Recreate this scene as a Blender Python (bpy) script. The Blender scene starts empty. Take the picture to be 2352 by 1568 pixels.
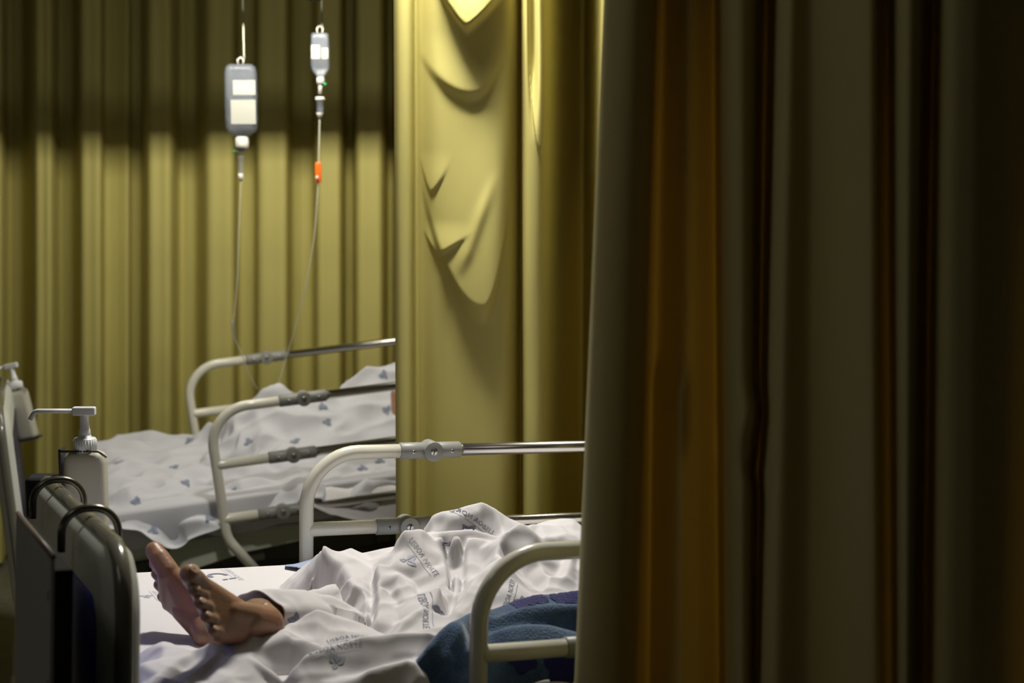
import bpy, bmesh, math, random
import numpy as np
from mathutils import Vector, Matrix, noise
from mathutils.bvhtree import BVHTree

sc = bpy.context.scene
random.seed(4)
# ------------------------------------------------------------------ camera
F = 4000.0; CX, CY = 1176.0, 784.0; CAMH = 1.7; PITCH = 0.1189
cam_data = bpy.data.cameras.new('camera')
cam = bpy.data.objects.new('camera', cam_data)
sc.collection.objects.link(cam)
cam.location = (0, 0, CAMH)
cam.rotation_euler = (math.pi / 2 - PITCH, 0, 0)
cam_data.sensor_width = 36.0
cam_data.lens = F / 2352.0 * 36.0
cam_data.clip_start = 0.05
cam_data.dof.use_dof = True
cam_data.dof.focus_distance = 3.65
cam_data.dof.aperture_fstop = 3.6
sc.camera = cam
# ------------------------------------------------------------------ view, world, lights
sc.view_settings.view_transform = 'Standard'
sc.view_settings.look = 'None'
sc.view_settings.gamma = 1.0
sc.view_settings.use_curve_mapping = False
sc.view_settings.exposure = 0.0
sc.cycles.use_denoising = True
sc.cycles.max_bounces = 8
sc.cycles.diffuse_bounces = 2
sc.cycles.sample_clamp_indirect = 4.0
world = bpy.data.worlds.new('world'); sc.world = world; world.use_nodes = True
world.node_tree.nodes['Background'].inputs[0].default_value = (0.75, 0.85, 1.0, 1)
world.node_tree.nodes['Background'].inputs[1].default_value = 0.006


def area_light(name, loc, target, sx, sy, watts, col, spread=math.pi):
    ld = bpy.data.lights.new(name, 'AREA'); ld.shape = 'RECTANGLE'
    ld.size = sx; ld.size_y = sy; ld.energy = watts; ld.color = col; ld.spread = spread
    o = bpy.data.objects.new(name, ld); sc.collection.objects.link(o)
    o.location = loc
    d = Vector(target) - Vector(loc)
    o.rotation_euler = d.to_track_quat('-Z', 'Y').to_euler()
    return o


# ceiling lamp over the near bed, thin tube lamp over the far bed, weak added fill from the left to lift the near curtain
LAMP1 = area_light('bed_lamp_light', (-0.22, 4.06, 2.80), (-0.22, 4.06, 0), 0.30, 0.16, 54.0, (1.0, 0.97, 0.90))
LAMP2 = area_light('far_bed_lamp_light', (-0.70, 5.40, 2.19), (-0.70, 6.40, 1.19), 1.1, 0.016, 22.0, (1.0, 0.95, 0.80))
LAMP3 = area_light('curtain_fill_light', (-1.3, 1.9, 2.5), (0.2, 2.8, 1.0), 0.8, 0.3, 1.3, (1.0, 0.94, 0.80))

# ------------------------------------------------------------------ geometry helpers
CP, SP = math.cos(PITCH), math.sin(PITCH)


def ray(px, py):
    a, b = (px - CX) / F, -(py - CY) / F
    return Vector((a, CP + b * SP, -SP + b * CP))


def at_y(px, py, Y):
    r = ray(px, py)
    return Vector((0, 0, CAMH)) + r * (Y / r.y)


def bed_matrix(X0, Y0, yaw, tilt):
    return Matrix.Translation((X0, Y0, 0)) @ Matrix.Rotation(yaw, 4, 'Z') @ Matrix.Rotation(-tilt, 4, 'Y')


M1 = bed_matrix(-0.0975, 2.8025, 0.4058, -0.0482)
M2 = bed_matrix(-0.8344, 5.1906, 0.251, 0.093)


def hit(M, px, py, axis, val):
    Mi = M.inverted()
    o = Mi @ Vector((0, 0, CAMH)); e = Mi @ (Vector((0, 0, CAMH)) + ray(px, py))
    d = e - o
    return o + d * ((val - o[axis]) / d[axis])


def link(o): sc.collection.objects.link(o); return o


def tag(o, label=None, cat=None, group=None, kind=None):
    if label: o['label'] = label
    if cat: o['category'] = cat
    if group: o['group'] = group
    if kind: o['kind'] = kind
    return o


def empty(name, loc=(0, 0, 0), M=None, label=None, cat=None, group=None):
    o = bpy.data.objects.new(name, None); link(o); o.empty_display_size = 0.05
    if M is not None: o.matrix_world = M
    else: o.location = loc
    return tag(o, label, cat, group)


def mesh_obj(name, bm_or_me, mat=None, parent=None, smooth=True, M=None):
    if isinstance(bm_or_me, bmesh.types.BMesh):
        me = bpy.data.meshes.new(name); bmesh.ops.recalc_face_normals(bm_or_me, faces=bm_or_me.faces[:])
        bm_or_me.to_mesh(me); bm_or_me.free()
    else: me = bm_or_me
    for p in me.polygons: p.use_smooth = smooth
    if mat: me.materials.clear(); me.materials.append(mat)
    o = bpy.data.objects.new(name, me); link(o)
    if parent is not None: o.parent = parent
    if M is not None: o.matrix_world = M
    return o


def bevel(o, w, seg=3, angle=0.6):
    m = o.modifiers.new('bevel', 'BEVEL'); m.width = w; m.segments = seg; m.limit_method = 'ANGLE'; m.angle_limit = angle
    return o


def add_box(bm, c, s, R=None):
    r = bmesh.ops.create_cube(bm, size=1.0)
    for v in r['verts']:
        v.co = Vector((v.co.x * s[0], v.co.y * s[1], v.co.z * s[2]))
        if R is not None: v.co = R @ v.co
        v.co += Vector(c)
    return r['verts']


def add_tube(bm, pts, r, n=14, cap=True):
    pts = [Vector(p) for p in pts]
    rs = r if isinstance(r, (list, tuple)) else [r] * len(pts)
    rings = []; up = None
    for i, p in enumerate(pts):
        t = (pts[min(i + 1, len(pts) - 1)] - pts[max(i - 1, 0)]).normalized()
        if up is None:
            up = t.orthogonal().normalized()
        else:
            up = (up - t * up.dot(t)).normalized()
        b = t.cross(up)
        rings.append([bm.verts.new(p + (up * math.cos(2 * math.pi * k / n) + b * math.sin(2 * math.pi * k / n)) * rs[i]) for k in range(n)])
    for a, b in zip(rings, rings[1:]):
        for k in range(n):
            bm.faces.new((a[k], a[(k + 1) % n], b[(k + 1) % n], b[k]))
    if cap:
        bm.faces.new(rings[0][::-1]); bm.faces.new(rings[-1])


def bend(pts, rad, n=8):
    """polyline with rounded corners"""
    pts = [Vector(p) for p in pts]; out = [pts[0]]
    for i in range(1, len(pts) - 1):
        a, b, c = pts[i - 1], pts[i], pts[i + 1]
        r = rad[i - 1] if isinstance(rad, (list, tuple)) else rad
        u, w = (a - b).normalized(), (c - b).normalized()
        ang = u.angle(w); d = r / math.tan(ang / 2)
        p0, p1 = b + u * d, b + w * d
        cen = b + (u + w).normalized() * (r / math.sin(ang / 2))
        va, vb = p0 - cen, p1 - cen
        rad_, ar = va.length, va.angle(vb); va.normalize(); vb.normalize()
        for k in range(n + 1):
            t = k / n; out.append(cen + (va * math.sin((1 - t) * ar) + vb * math.sin(t * ar)) / math.sin(ar) * rad_)
    out.append(pts[-1]); return out


def lathe(bm, prof, n=32, c=(0, 0, 0), sx=1, sy=1):
    rings = []
    for r, z in prof:
        rings.append([bm.verts.new(Vector(c) + Vector((sx * r * math.cos(2 * math.pi * k / n), sy * r * math.sin(2 * math.pi * k / n), z))) for k in range(n)])
    for a, b in zip(rings, rings[1:]):
        for k in range(n): bm.faces.new((a[k], a[(k + 1) % n], b[(k + 1) % n], b[k]))
    bm.faces.new(rings[0][::-1]); bm.faces.new(rings[-1])


def rounded_rect(w, h, r, n=8):
    """outline, centred"""
    out = []
    for cx, cy, a0 in ((w/2-r, h/2-r, 0), (-w/2+r, h/2-r, 90), (-w/2+r, -h/2+r, 180), (w/2-r, -h/2+r, 270)):
        for k in range(n + 1):
            a = math.radians(a0 + 90 * k / n); out.append((cx + r * math.cos(a), cy + r * math.sin(a)))
    return out


def loft(bm, loops, cap=True):
    rings = [[bm.verts.new(p) for p in L] for L in loops]
    n = len(rings[0])
    for a, b in zip(rings, rings[1:]):
        for k in range(n): bm.faces.new((a[k], a[(k + 1) % n], b[(k + 1) % n], b[k]))
    if cap: bm.faces.new(rings[0][::-1]); bm.faces.new(rings[-1])


def split(o):
    """every loose piece of a repeated part becomes a part of its own"""
    bm = bmesh.new(); bm.from_mesh(o.data); bm.verts.ensure_lookup_table(); left = set(bm.verts); isl = []
    while left:
        st = [left.pop()]; cur = set(st)
        while st:
            for e in st.pop().link_edges:
                for w in e.verts:
                    if w in left: left.remove(w); cur.add(w); st.append(w)
        isl.append({v.index for v in cur})
    if len(isl) < 2: bm.free(); return [o]
    out = []
    for k, s_ in enumerate(isl):
        b = bm.copy(); b.verts.ensure_lookup_table(); bmesh.ops.delete(b, geom=[v for v in b.verts if v.index not in s_], context='VERTS')
        me = bpy.data.meshes.new(o.name.split('.')[0]); b.to_mesh(me); b.free()
        for m_ in o.data.materials: me.materials.append(m_)
        if k == 0: first = me; out.append(o)
        else:
            q = o.copy(); q.data = me; q.name = o.name.split('.')[0]; link(q); out.append(q)
    o.data = first; bm.free(); return out


def bake(o):
    """apply modifiers of an object into its mesh"""
    dg = bpy.context.evaluated_depsgraph_get(); dg.update()
    me = bpy.data.meshes.new_from_object(o.evaluated_get(dg))
    o.modifiers.clear(); o.data = me
    for p in me.polygons: p.use_smooth = True
    return o


# ------------------------------------------------------------------ materials
def principled(name, col, rough=0.5, metal=0.0, spec=0.5, bump=None, colnoise=None, sss=0, trans=0, coat=0, ior=1.45, sheen=0):
    m = bpy.data.materials.new(name); m.use_nodes = True; nt = m.node_tree; b = nt.nodes['Principled BSDF']
    b.inputs['Base Color'].default_value = (*col, 1); b.inputs['Roughness'].default_value = rough
    b.inputs['Metallic'].default_value = metal; b.inputs['Specular IOR Level'].default_value = spec
    b.inputs['IOR'].default_value = ior
    b.inputs['Transmission Weight'].default_value = trans; b.inputs['Coat Weight'].default_value = coat
    b.inputs['Sheen Weight'].default_value = sheen
    if sss:
        b.inputs['Subsurface Weight'].default_value = sss; b.inputs['Subsurface Radius'].default_value = (1, .35, .2); b.inputs['Subsurface Scale'].default_value = 0.006
    tc = nt.nodes.new('ShaderNodeTexCoord')
    if bump:
        n = nt.nodes.new('ShaderNodeTexNoise'); n.inputs['Scale'].default_value = bump[0]; n.inputs['Detail'].default_value = 4
        bp = nt.nodes.new('ShaderNodeBump'); bp.inputs['Strength'].default_value = bump[1]; bp.inputs['Distance'].default_value = bump[2]
        nt.links.new(tc.outputs['Object'], n.inputs['Vector']); nt.links.new(n.outputs['Fac'], bp.inputs['Height']); nt.links.new(bp.outputs['Normal'], b.inputs['Normal'])
    if colnoise:
        n = nt.nodes.new('ShaderNodeTexNoise'); n.inputs['Scale'].default_value = colnoise[0]; n.inputs['Detail'].default_value = 5
        r = nt.nodes.new('ShaderNodeValToRGB'); r.color_ramp.elements[0].position = colnoise[2]; r.color_ramp.elements[1].position = colnoise[3]
        r.color_ramp.elements[0].color = (*col, 1); r.color_ramp.elements[1].color = (*colnoise[1], 1)
        nt.links.new(tc.outputs['Object'], n.inputs['Vector']); nt.links.new(n.outputs['Fac'], r.inputs['Fac']); nt.links.new(r.outputs['Color'], b.inputs['Base Color'])
    return m


def cloth_mat(name, col, tcol, tfac=0.3, weave=900, spec=0.25, rough=0.75, bumps=0.15):
    m = bpy.data.materials.new(name); m.use_nodes = True; nt = m.node_tree; b = nt.nodes['Principled BSDF']; out = nt.nodes['Material Output']
    b.inputs['Base Color'].default_value = (*col, 1); b.inputs['Roughness'].default_value = rough; b.inputs['Specular IOR Level'].default_value = spec
    t = nt.nodes.new('ShaderNodeBsdfTranslucent'); t.inputs['Color'].default_value = (*tcol, 1)
    mx = nt.nodes.new('ShaderNodeMixShader'); mx.inputs[0].default_value = tfac
    nt.links.new(b.outputs[0], mx.inputs[1]); nt.links.new(t.outputs[0], mx.inputs[2]); nt.links.new(mx.outputs[0], out.inputs['Surface'])
    tc = nt.nodes.new('ShaderNodeTexCoord'); n = nt.nodes.new('ShaderNodeTexNoise'); n.inputs['Scale'].default_value = weave; n.inputs['Detail'].default_value = 2
    bp = nt.nodes.new('ShaderNodeBump'); bp.inputs['Strength'].default_value = bumps; bp.inputs['Distance'].default_value = 0.0006
    nt.links.new(tc.outputs['Object'], n.inputs['Vector']); nt.links.new(n.outputs['Fac'], bp.inputs['Height']); nt.links.new(bp.outputs['Normal'], b.inputs['Normal'])
    return m


MAT = {}
MAT['curtain'] = cloth_mat('curtain_cloth', (0.62, 0.55, 0.18), (0.62, 0.40, 0.04), 0.15, 700, 0.35, 0.6)
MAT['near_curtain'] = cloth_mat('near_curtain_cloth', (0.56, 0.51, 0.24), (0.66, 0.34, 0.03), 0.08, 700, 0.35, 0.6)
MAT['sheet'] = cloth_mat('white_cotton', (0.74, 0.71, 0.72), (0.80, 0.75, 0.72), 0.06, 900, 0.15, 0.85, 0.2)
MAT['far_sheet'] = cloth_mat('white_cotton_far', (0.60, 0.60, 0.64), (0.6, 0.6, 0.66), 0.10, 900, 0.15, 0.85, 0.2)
MAT['print'] = principled('blue_grey_print', (0.22, 0.23, 0.30), 0.9, spec=0.1)
MAT['print_faint'] = principled('faint_print', (0.50, 0.50, 0.56), 0.9, spec=0.1)
MAT['far_print'] = principled('far_blue_print', (0.24, 0.27, 0.36), 0.9, spec=0.1)
MAT['cream_paint'] = principled('cream_enamel', (0.72, 0.70, 0.60), 0.22, spec=0.6, coat=0.4)
MAT['grey_plastic'] = principled('grey_plastic', (0.27, 0.27, 0.25), 0.42, bump=(300, .1, .0005))
MAT['chrome'] = principled('brushed_steel_tube', (0.62, 0.60, 0.56), 0.22, metal=1.0)
MAT['screw'] = principled('screw_metal', (0.5, 0.52, 0.54), 0.3, metal=1.0)
MAT['dark'] = principled('dark_gap', (0.02, 0.02, 0.02), 0.6)
MAT['board'] = principled('grey_board_plastic', (0.60, 0.62, 0.56), 0.38, spec=0.5)
MAT['board_edge'] = principled('dark_bumper', (0.16, 0.155, 0.12), 0.2, spec=0.6, coat=0.3)
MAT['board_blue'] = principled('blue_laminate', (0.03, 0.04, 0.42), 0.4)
MAT['hook'] = principled('dark_steel_hook', (0.13, 0.12, 0.10), 0.25, metal=0.8)
MAT['holder'] = principled('grey_holder_sheet', (0.30, 0.31, 0.33), 0.6)
MAT['holder_edge'] = principled('black_rubber_edge', (0.02, 0.02, 0.017), 0.8, spec=0.1)
MAT['holder_rim'] = principled('brown_rim', (0.16, 0.12, 0.10), 0.4)
MAT['bottle'] = principled('milky_bottle', (0.46, 0.44, 0.37), 0.5, sss=0.1)
MAT['pump'] = principled('white_pump_plastic', (0.74, 0.74, 0.76), 0.35)
MAT['skin'] = principled('skin', (0.29, 0.165, 0.092), 0.42, spec=0.5, bump=(160, .4, .0014), colnoise=(16, (0.38, 0.17, 0.105), .42, .72), sss=0.15)
MAT['nail'] = principled('toenail', (0.50, 0.33, 0.25), 0.25)
MAT['hair'] = principled('dark_hair', (0.03, 0.025, 0.02), 0.6, bump=(200, 1, .004))
MAT['frame_plastic'] = principled('olive_grey_shell', (0.42, 0.44, 0.36), 0.45)
MAT['frame_dark'] = principled('dark_underframe', (0.05, 0.05, 0.035), 0.5)
MAT['tyre'] = principled('castor_rubber', (0.04, 0.04, 0.04), 0.7)
MAT['floor'] = principled('grey_vinyl_floor', (0.16, 0.15, 0.11), 0.4, colnoise=(30, (0.12, 0.115, 0.09), .4, .6))
MAT['wall'] = principled('cream_wall', (0.55, 0.52, 0.42), 0.8, bump=(120, .1, .001))
MAT['ceiling'] = principled('off_white_ceiling', (0.5, 0.5, 0.46), 0.9, bump=(80, .1, .001))
MAT['label'] = cloth_mat('white_label', (0.44, 0.44, 0.40), (0.5, 0.5, 0.45), 0.3)
MAT['white_plastic'] = principled('white_port', (0.50, 0.49, 0.45), 0.35)
MAT['orange'] = principled('orange_clamp', (0.95, 0.13, 0.01), 0.4)
MAT['green'] = principled('green_tab', (0.01, 0.28, 0.08), 0.4)
MAT['black'] = principled('black_plastic', (0.02, 0.022, 0.028), 0.4)
MAT['lamp_shell'] = principled('lamp_shell', (0.5, 0.5, 0.48), 0.5)
MAT['pale_blue'] = cloth_mat('pale_blue_cloth', (0.38, 0.45, 0.62), (0.4, 0.45, 0.6), 0.1)


def clear_plastic(name, tint, fac, rough=0.15):
    m = bpy.data.materials.new(name); m.use_nodes = True; nt = m.node_tree; b = nt.nodes['Principled BSDF']; out = nt.nodes['Material Output']
    b.inputs['Base Color'].default_value = (*tint, 1); b.inputs['Roughness'].default_value = rough
    tr = nt.nodes.new('ShaderNodeBsdfTransparent'); tr.inputs[0].default_value = (0.92, 0.94, 0.95, 1)
    mx = nt.nodes.new('ShaderNodeMixShader'); mx.inputs[0].default_value = fac
    nt.links.new(tr.outputs[0], mx.inputs[1]); nt.links.new(b.outputs[0], mx.inputs[2]); nt.links.new(mx.outputs[0], out.inputs['Surface'])
    return m


MAT['clear'] = clear_plastic('clear_bottle_plastic', (0.38, 0.41, 0.50), 0.15)
MAT['tube'] = clear_plastic('clear_tubing', (0.80, 0.80, 0.66), 0.35)


def blanket_mat():
    m = principled('blue_fleece', (0.055, 0.11, 0.24), 0.95, spec=0.1, sheen=0.6); nt = m.node_tree; b = nt.nodes['Principled BSDF']
    tc = nt.nodes.new('ShaderNodeTexCoord')
    big = nt.nodes.new('ShaderNodeTexNoise'); big.inputs['Scale'].default_value = 16; big.inputs['Detail'].default_value = 3
    fine = nt.nodes.new('ShaderNodeTexNoise'); fine.inputs['Scale'].default_value = 260; fine.inputs['Detail'].default_value = 3
    r = nt.nodes.new('ShaderNodeValToRGB'); r.color_ramp.elements[0].position = .40; r.color_ramp.elements[1].position = .60
    r.color_ramp.elements[0].color = (0.04, 0.08, 0.17, 1); r.color_ramp.elements[1].color = (0.085, 0.15, 0.25, 1)
    mx = nt.nodes.new('ShaderNodeMix'); mx.data_type = 'RGBA'; mx.blend_type = 'OVERLAY'; mx.inputs[0].default_value = 0.6
    nt.links.new(tc.outputs['Object'], big.inputs['Vector']); nt.links.new(tc.outputs['Object'], fine.inputs['Vector'])
    nt.links.new(big.outputs['Fac'], r.inputs['Fac']); nt.links.new(r.outputs['Color'], mx.inputs[6]); nt.links.new(fine.outputs['Color'], mx.inputs[7]); nt.links.new(mx.outputs[2], b.inputs['Base Color'])
    bp = nt.nodes.new('ShaderNodeBump'); bp.inputs['Strength'].default_value = .8; bp.inputs['Distance'].default_value = .003
    nt.links.new(fine.outputs['Fac'], bp.inputs['Height']); nt.links.new(bp.outputs['Normal'], b.inputs['Normal'])
    return m


MAT['blanket'] = blanket_mat()
MAT['blanket_flower'] = principled('navy_fleece_flower', (0.02, 0.018, 0.12), 0.95, spec=0.1, sheen=0.5, bump=(260, .8, .003))

# ------------------------------------------------------------------ room shell
XL, XR, YF, YB, ZC = -3.4, 2.7, -1.6, 7.3, 2.9


def slab(name, c, s, mat):
    bm = bmesh.new(); add_box(bm, c, s); o = mesh_obj(name, bm, mat, smooth=False); o['kind'] = 'structure'; return o


slab('floor', ((XL + XR) / 2, (YF + YB) / 2, -0.05), (XR - XL, YB - YF, 0.1), MAT['floor'])
slab('ceiling', ((XL + XR) / 2, (YF + YB) / 2, ZC + .05), (XR - XL, YB - YF, 0.1), MAT['ceiling'])
slab('wall_back', ((XL + XR) / 2, YB + .05, ZC / 2), (XR - XL, 0.1, ZC), MAT['wall'])
slab('wall_left', (XL - .05, (YF + YB) / 2, ZC / 2), (0.1, YB - YF, ZC), MAT['wall'])
slab('wall_right', (XR + .05, (YF + YB) / 2, ZC / 2), (0.1, YB - YF, ZC), MAT['wall'])


# ------------------------------------------------------------------ curtains
def catmull(vals, t):
    n = len(vals); i = min(int(t), n - 2); f = t - i
    p = [vals[max(0, min(n - 1, i + k))] for k in (-1, 0, 1, 2)]
    return tuple(0.5 * ((2 * b) + (-a + c) * f + (2 * a - 5 * b + 4 * c - d) * f * f + (-a + 3 * b - 3 * c + d) * f ** 3) for a, b, c, d in zip(*p))


def curtain(name, knots, mat, z0, z1, label, per=10, nz=150, extra=None, ybot=1568, group=None):
    """knots: (px at y=0, px at y=ybot, Y distance) ; built as a real hanging cloth between z0 and z1"""
    K = []
    for a, b, Y in knots:
        T = at_y(a, 0, Y); B = at_y(b, ybot, Y)
        K.append((T.x, T.z, B.x, B.z, Y))
    ns = (len(K) - 1) * per + 1
    bm = bmesh.new(); grid = []
    for i in range(ns):
        tx, tz, bx, bz, Y = catmull(K, i / per if i < ns - 1 else len(K) - 1 - 1e-6)
        col = []
        for j in range(nz + 1):
            z = z0 + (z1 - z0) * j / nz
            f = (z - bz) / (tz - bz); x = bx + (tx - bx) * f
            p = Vector((x, Y, z))
            w = noise.noise(Vector((x * 5, Y * 3, z * 1.3))) * 0.008 + noise.noise(Vector((x * 22, Y * 9, z * 4))) * 0.0015
            p.y += w
            if extra: p = extra(p, i / (ns - 1))
            col.append(bm.verts.new(p))
        grid.append(col)
    for i in range(ns - 1):
        for j in range(nz): bm.faces.new((grid[i][j], grid[i + 1][j], grid[i + 1][j + 1], grid[i][j + 1]))
    o = mesh_obj(name, bm, mat)
    return tag(o, label, 'curtain', group)


YBK = 6.72
PK, VL = YBK, YBK + .15
bk = []
def panel(a, b, y, e=3): bk.extend([(a + e, a + e, y), ((a + b) / 2, (a + b) / 2, y - .012 if y == PK else y + .012), (b - e, b - e, y)])
for a, b, y in ((-160, -120, VL), (-118, -70, PK), (-66, -30, VL), (-28, 8, PK), (14, 62, VL), (76, 122, PK), (131, 176, VL), (181, 235, PK), (238, 296, VL - .03),
                (299, 329, VL + .01), (336, 396, PK), (408, 456, VL), (471, 539, PK), (545, 588, VL - .03), (591, 662, PK), (668, 722, VL), (726, 786, PK),
                (790, 815, VL), (818, 881, PK), (886, 906, VL), (912, 960, PK), (966, 1010, VL), (1015, 1070, PK), (1080, 1130, VL), (1140, 1200, PK), (1210, 1260, VL), (1270, 1330, PK)):
    panel(a, b, y)
curtain('privacy_curtain', bk, MAT['curtain'], 0.02, 2.60, 'long pleated yellow curtain hanging behind the far bed and drip bottles', per=6, nz=60)

YM = 4.36
mk = [(940, 952, .07), (912, 922, .05), (904, 911, .01), (914, 920, -.02), (934, 938, -.025), (947, 948, -.005), (952, 957, .05), (966, 975, .045), (1000, 1008, .0),
      (1060, 1060, -.035), (1120, 1115, -.05), (1162, 1158, -.035), (1183, 1182, .02), (1193, 1193, .09), (1198, 1199, .09), (1198, 1202, .03), (1204, 1207, -.035), (1224, 1224, -.05),
      (1247, 1243, -.035), (1258, 1252, .02), (1270, 1264, .14), (1295, 1288, .32), (1325, 1320, .48), (1338, 1332, .51), (1347, 1341, .48), (1362, 1352, .28), (1384, 1368, .04), (1398, 1380, -.05), (1430, 1410, -.06), (1470, 1450, -.01), (1510, 1490, .07),
      (1550, 1540, .07), (1600, 1590, -.02), (1660, 1650, -.04), (1720, 1700, .05), (1780, 1770, .05), (1850, 1850, -.03), (1930, 1930, .04), (2020, 2020, -.03)]
mk = [(a, b, YM + d) for a, b, d in mk]


def proj(p):
    z = p.z - CAMH; d = p.y * CP - z * SP
    return CX + F * p.x / d, CY - F * (p.y * SP + z * CP) / d


def sstep(a, b, x):
    t = max(0, min(1, (x - a) / (b - a))); return t * t * (3 - 2 * t)


def swags(p, s):
    """the gathered, sagging drapes hooked up at the top of the middle curtain (metres; x across, z up)"""
    K = YM / F
    x = p.x / K; z = (p.z - 1.7) / K          # handy drape units, one unit = 1.09 mm
    X = x + CX; Yv = 306 - z                     # measured down from the camera height line
    d = 0.0
    def pouch(x0, y0, wl, wr, rise, amp, topy, sharp=10, pw=2.0):
        """bulge above a sagging line with its lowest point at (x0, y0)"""
        xx = X - x0; wid = wl if xx < 0 else wr
        yb = y0 - rise * abs(xx / wid) ** pw
        side = max(0.0, 1 - abs(xx / (wid * 1.3)) ** 3)
        return amp * sstep(sharp, -sharp, Yv - yb) * side * sstep(topy, y0, Yv)
    if 940 < X < 1200 and p.y < YM + .08:
        d += pouch(1110, 716, 112, 52, 175, .040, 130, 26)
        d += pouch(1075, 78, 62, 85, 88, .075, -260, 9, 1.3)
        d += pouch(1085, 225, 95, 60, 60, .022, 70, 16, 2)
        d += pouch(1004, 583, 26, 64, 40, .014, 500, 5, 1.2)
        d += pouch(990, 442, 22, 40, 60, .009, 340, 6, 1.4)
        u = (X - 1075) - (Yv - 575) * -.35
        d += .008 * math.exp(-(u / 14) ** 2) * sstep(380, 500, Yv) * sstep(640, 570, Yv)
    if 1196 < X < 1262 and p.y < YM + .05:
        d += pouch(1240, 348, 22, 16, 140, .022, 40, 7)
        d -= .035 * math.exp(-((X - 1222 - Yv * .01) / 9) ** 2) * sstep(330, 120, Yv)
    p.y -= d
    return p


mid = curtain('privacy_curtain', mk, MAT['curtain'], 0.12, 2.60, 'bright yellow curtain with sagging drapes hanging between the two beds', per=14, nz=420, extra=swags, ybot=1568)

fk = [(1460, 1385, 2.75), (1410, 1345, 2.74), (1388, 1320, 2.68), (1393, 1328, 2.60), (1430, 1370, 2.56), (1475, 1430, 2.56), (1502, 1462, 2.62), (1512, 1478, 2.70), (1535, 1505, 2.70),
      (1570, 1560, 2.62), (1600, 1600, 2.62), (1640, 1650, 2.70), (1658, 1668, 2.60), (1680, 1690, 2.46), (1720, 1715, 2.44), (1742, 1728, 2.50), (1760, 1735, 2.56), (1778, 1742, 2.50), (1790, 1752, 2.40),
      (1815, 1780, 2.34), (1870, 1860, 2.34), (1950, 1950, 2.26), (2005, 2015, 2.20), (2022, 2032, 2.28), (2040, 2045, 2.33), (2056, 2060, 2.22), (2080, 2075, 2.12), (2115, 2092, 2.12),
      (2136, 2105, 2.20), (2150, 2125, 2.24), (2170, 2150, 2.10), (2230, 2220, 2.07), (2300, 2300, 2.08), (2400, 2400, 2.10), (2480, 2480, 2.08), (2600, 2600, 2.04), (2800, 2800, 2.02)]


def near_extra(p, s):
    x, y = proj(p)
    if 1620 < x < 1800:
        u = (y - 960) + (x - 1700) * .35
        p.y -= .03 * math.exp(-(u / 45) ** 2) * sstep(1630, 1690, x) * sstep(1790, 1750, x)
        u = (y - 1075) - (x - 1700) * .25
        p.y += .02 * math.exp(-(u / 30) ** 2) * sstep(1630, 1690, x) * sstep(1790, 1750, x)
    if 1490 < x < 1640 and y > 800:
        p.y -= .04 * sstep(820, 900, y) * sstep(1490, 1520, x) * sstep(1600, 1545, x)
    return p


near = curtain('privacy_curtain', fk, MAT['near_curtain'], 0.10, 2.60, 'dim olive curtain nearest the viewer, filling the right of the view', per=10, nz=160, extra=near_extra)

for nm, pts, lab in (('curtain_rail', [(-3.3, YBK + .05, 2.62), (2.6, YBK + .05, 2.62)], 'straight ceiling track carrying the curtain behind the far bed'),
                     ('curtain_rail', [(-.3, YM, 2.62), (2.6, YM, 2.62)], 'straight ceiling track carrying the curtain between the beds'),
                     ('curtain_rail', [(.13, 2.66, 2.62), (.7, 1.75, 2.62)], 'short ceiling track carrying the curtain nearest the viewer')):
    bm = bmesh.new(); add_tube(bm, pts, 0.014); rl = mesh_obj(nm, bm, MAT['cream_paint']); tag(rl, lab, 'curtain rail')
    bm = bmesh.new()
    for f in (.03, .35, .65, .97):
        c = Vector(pts[0]).lerp(Vector(pts[1]), f); add_tube(bm, [c, c + Vector((0, 0, ZC - 2.62))], 0.006)
    split(mesh_obj('hanger', bm, MAT['cream_paint'], rl))


# ------------------------------------------------------------------ hospital beds
RS = 0.1693


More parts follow.
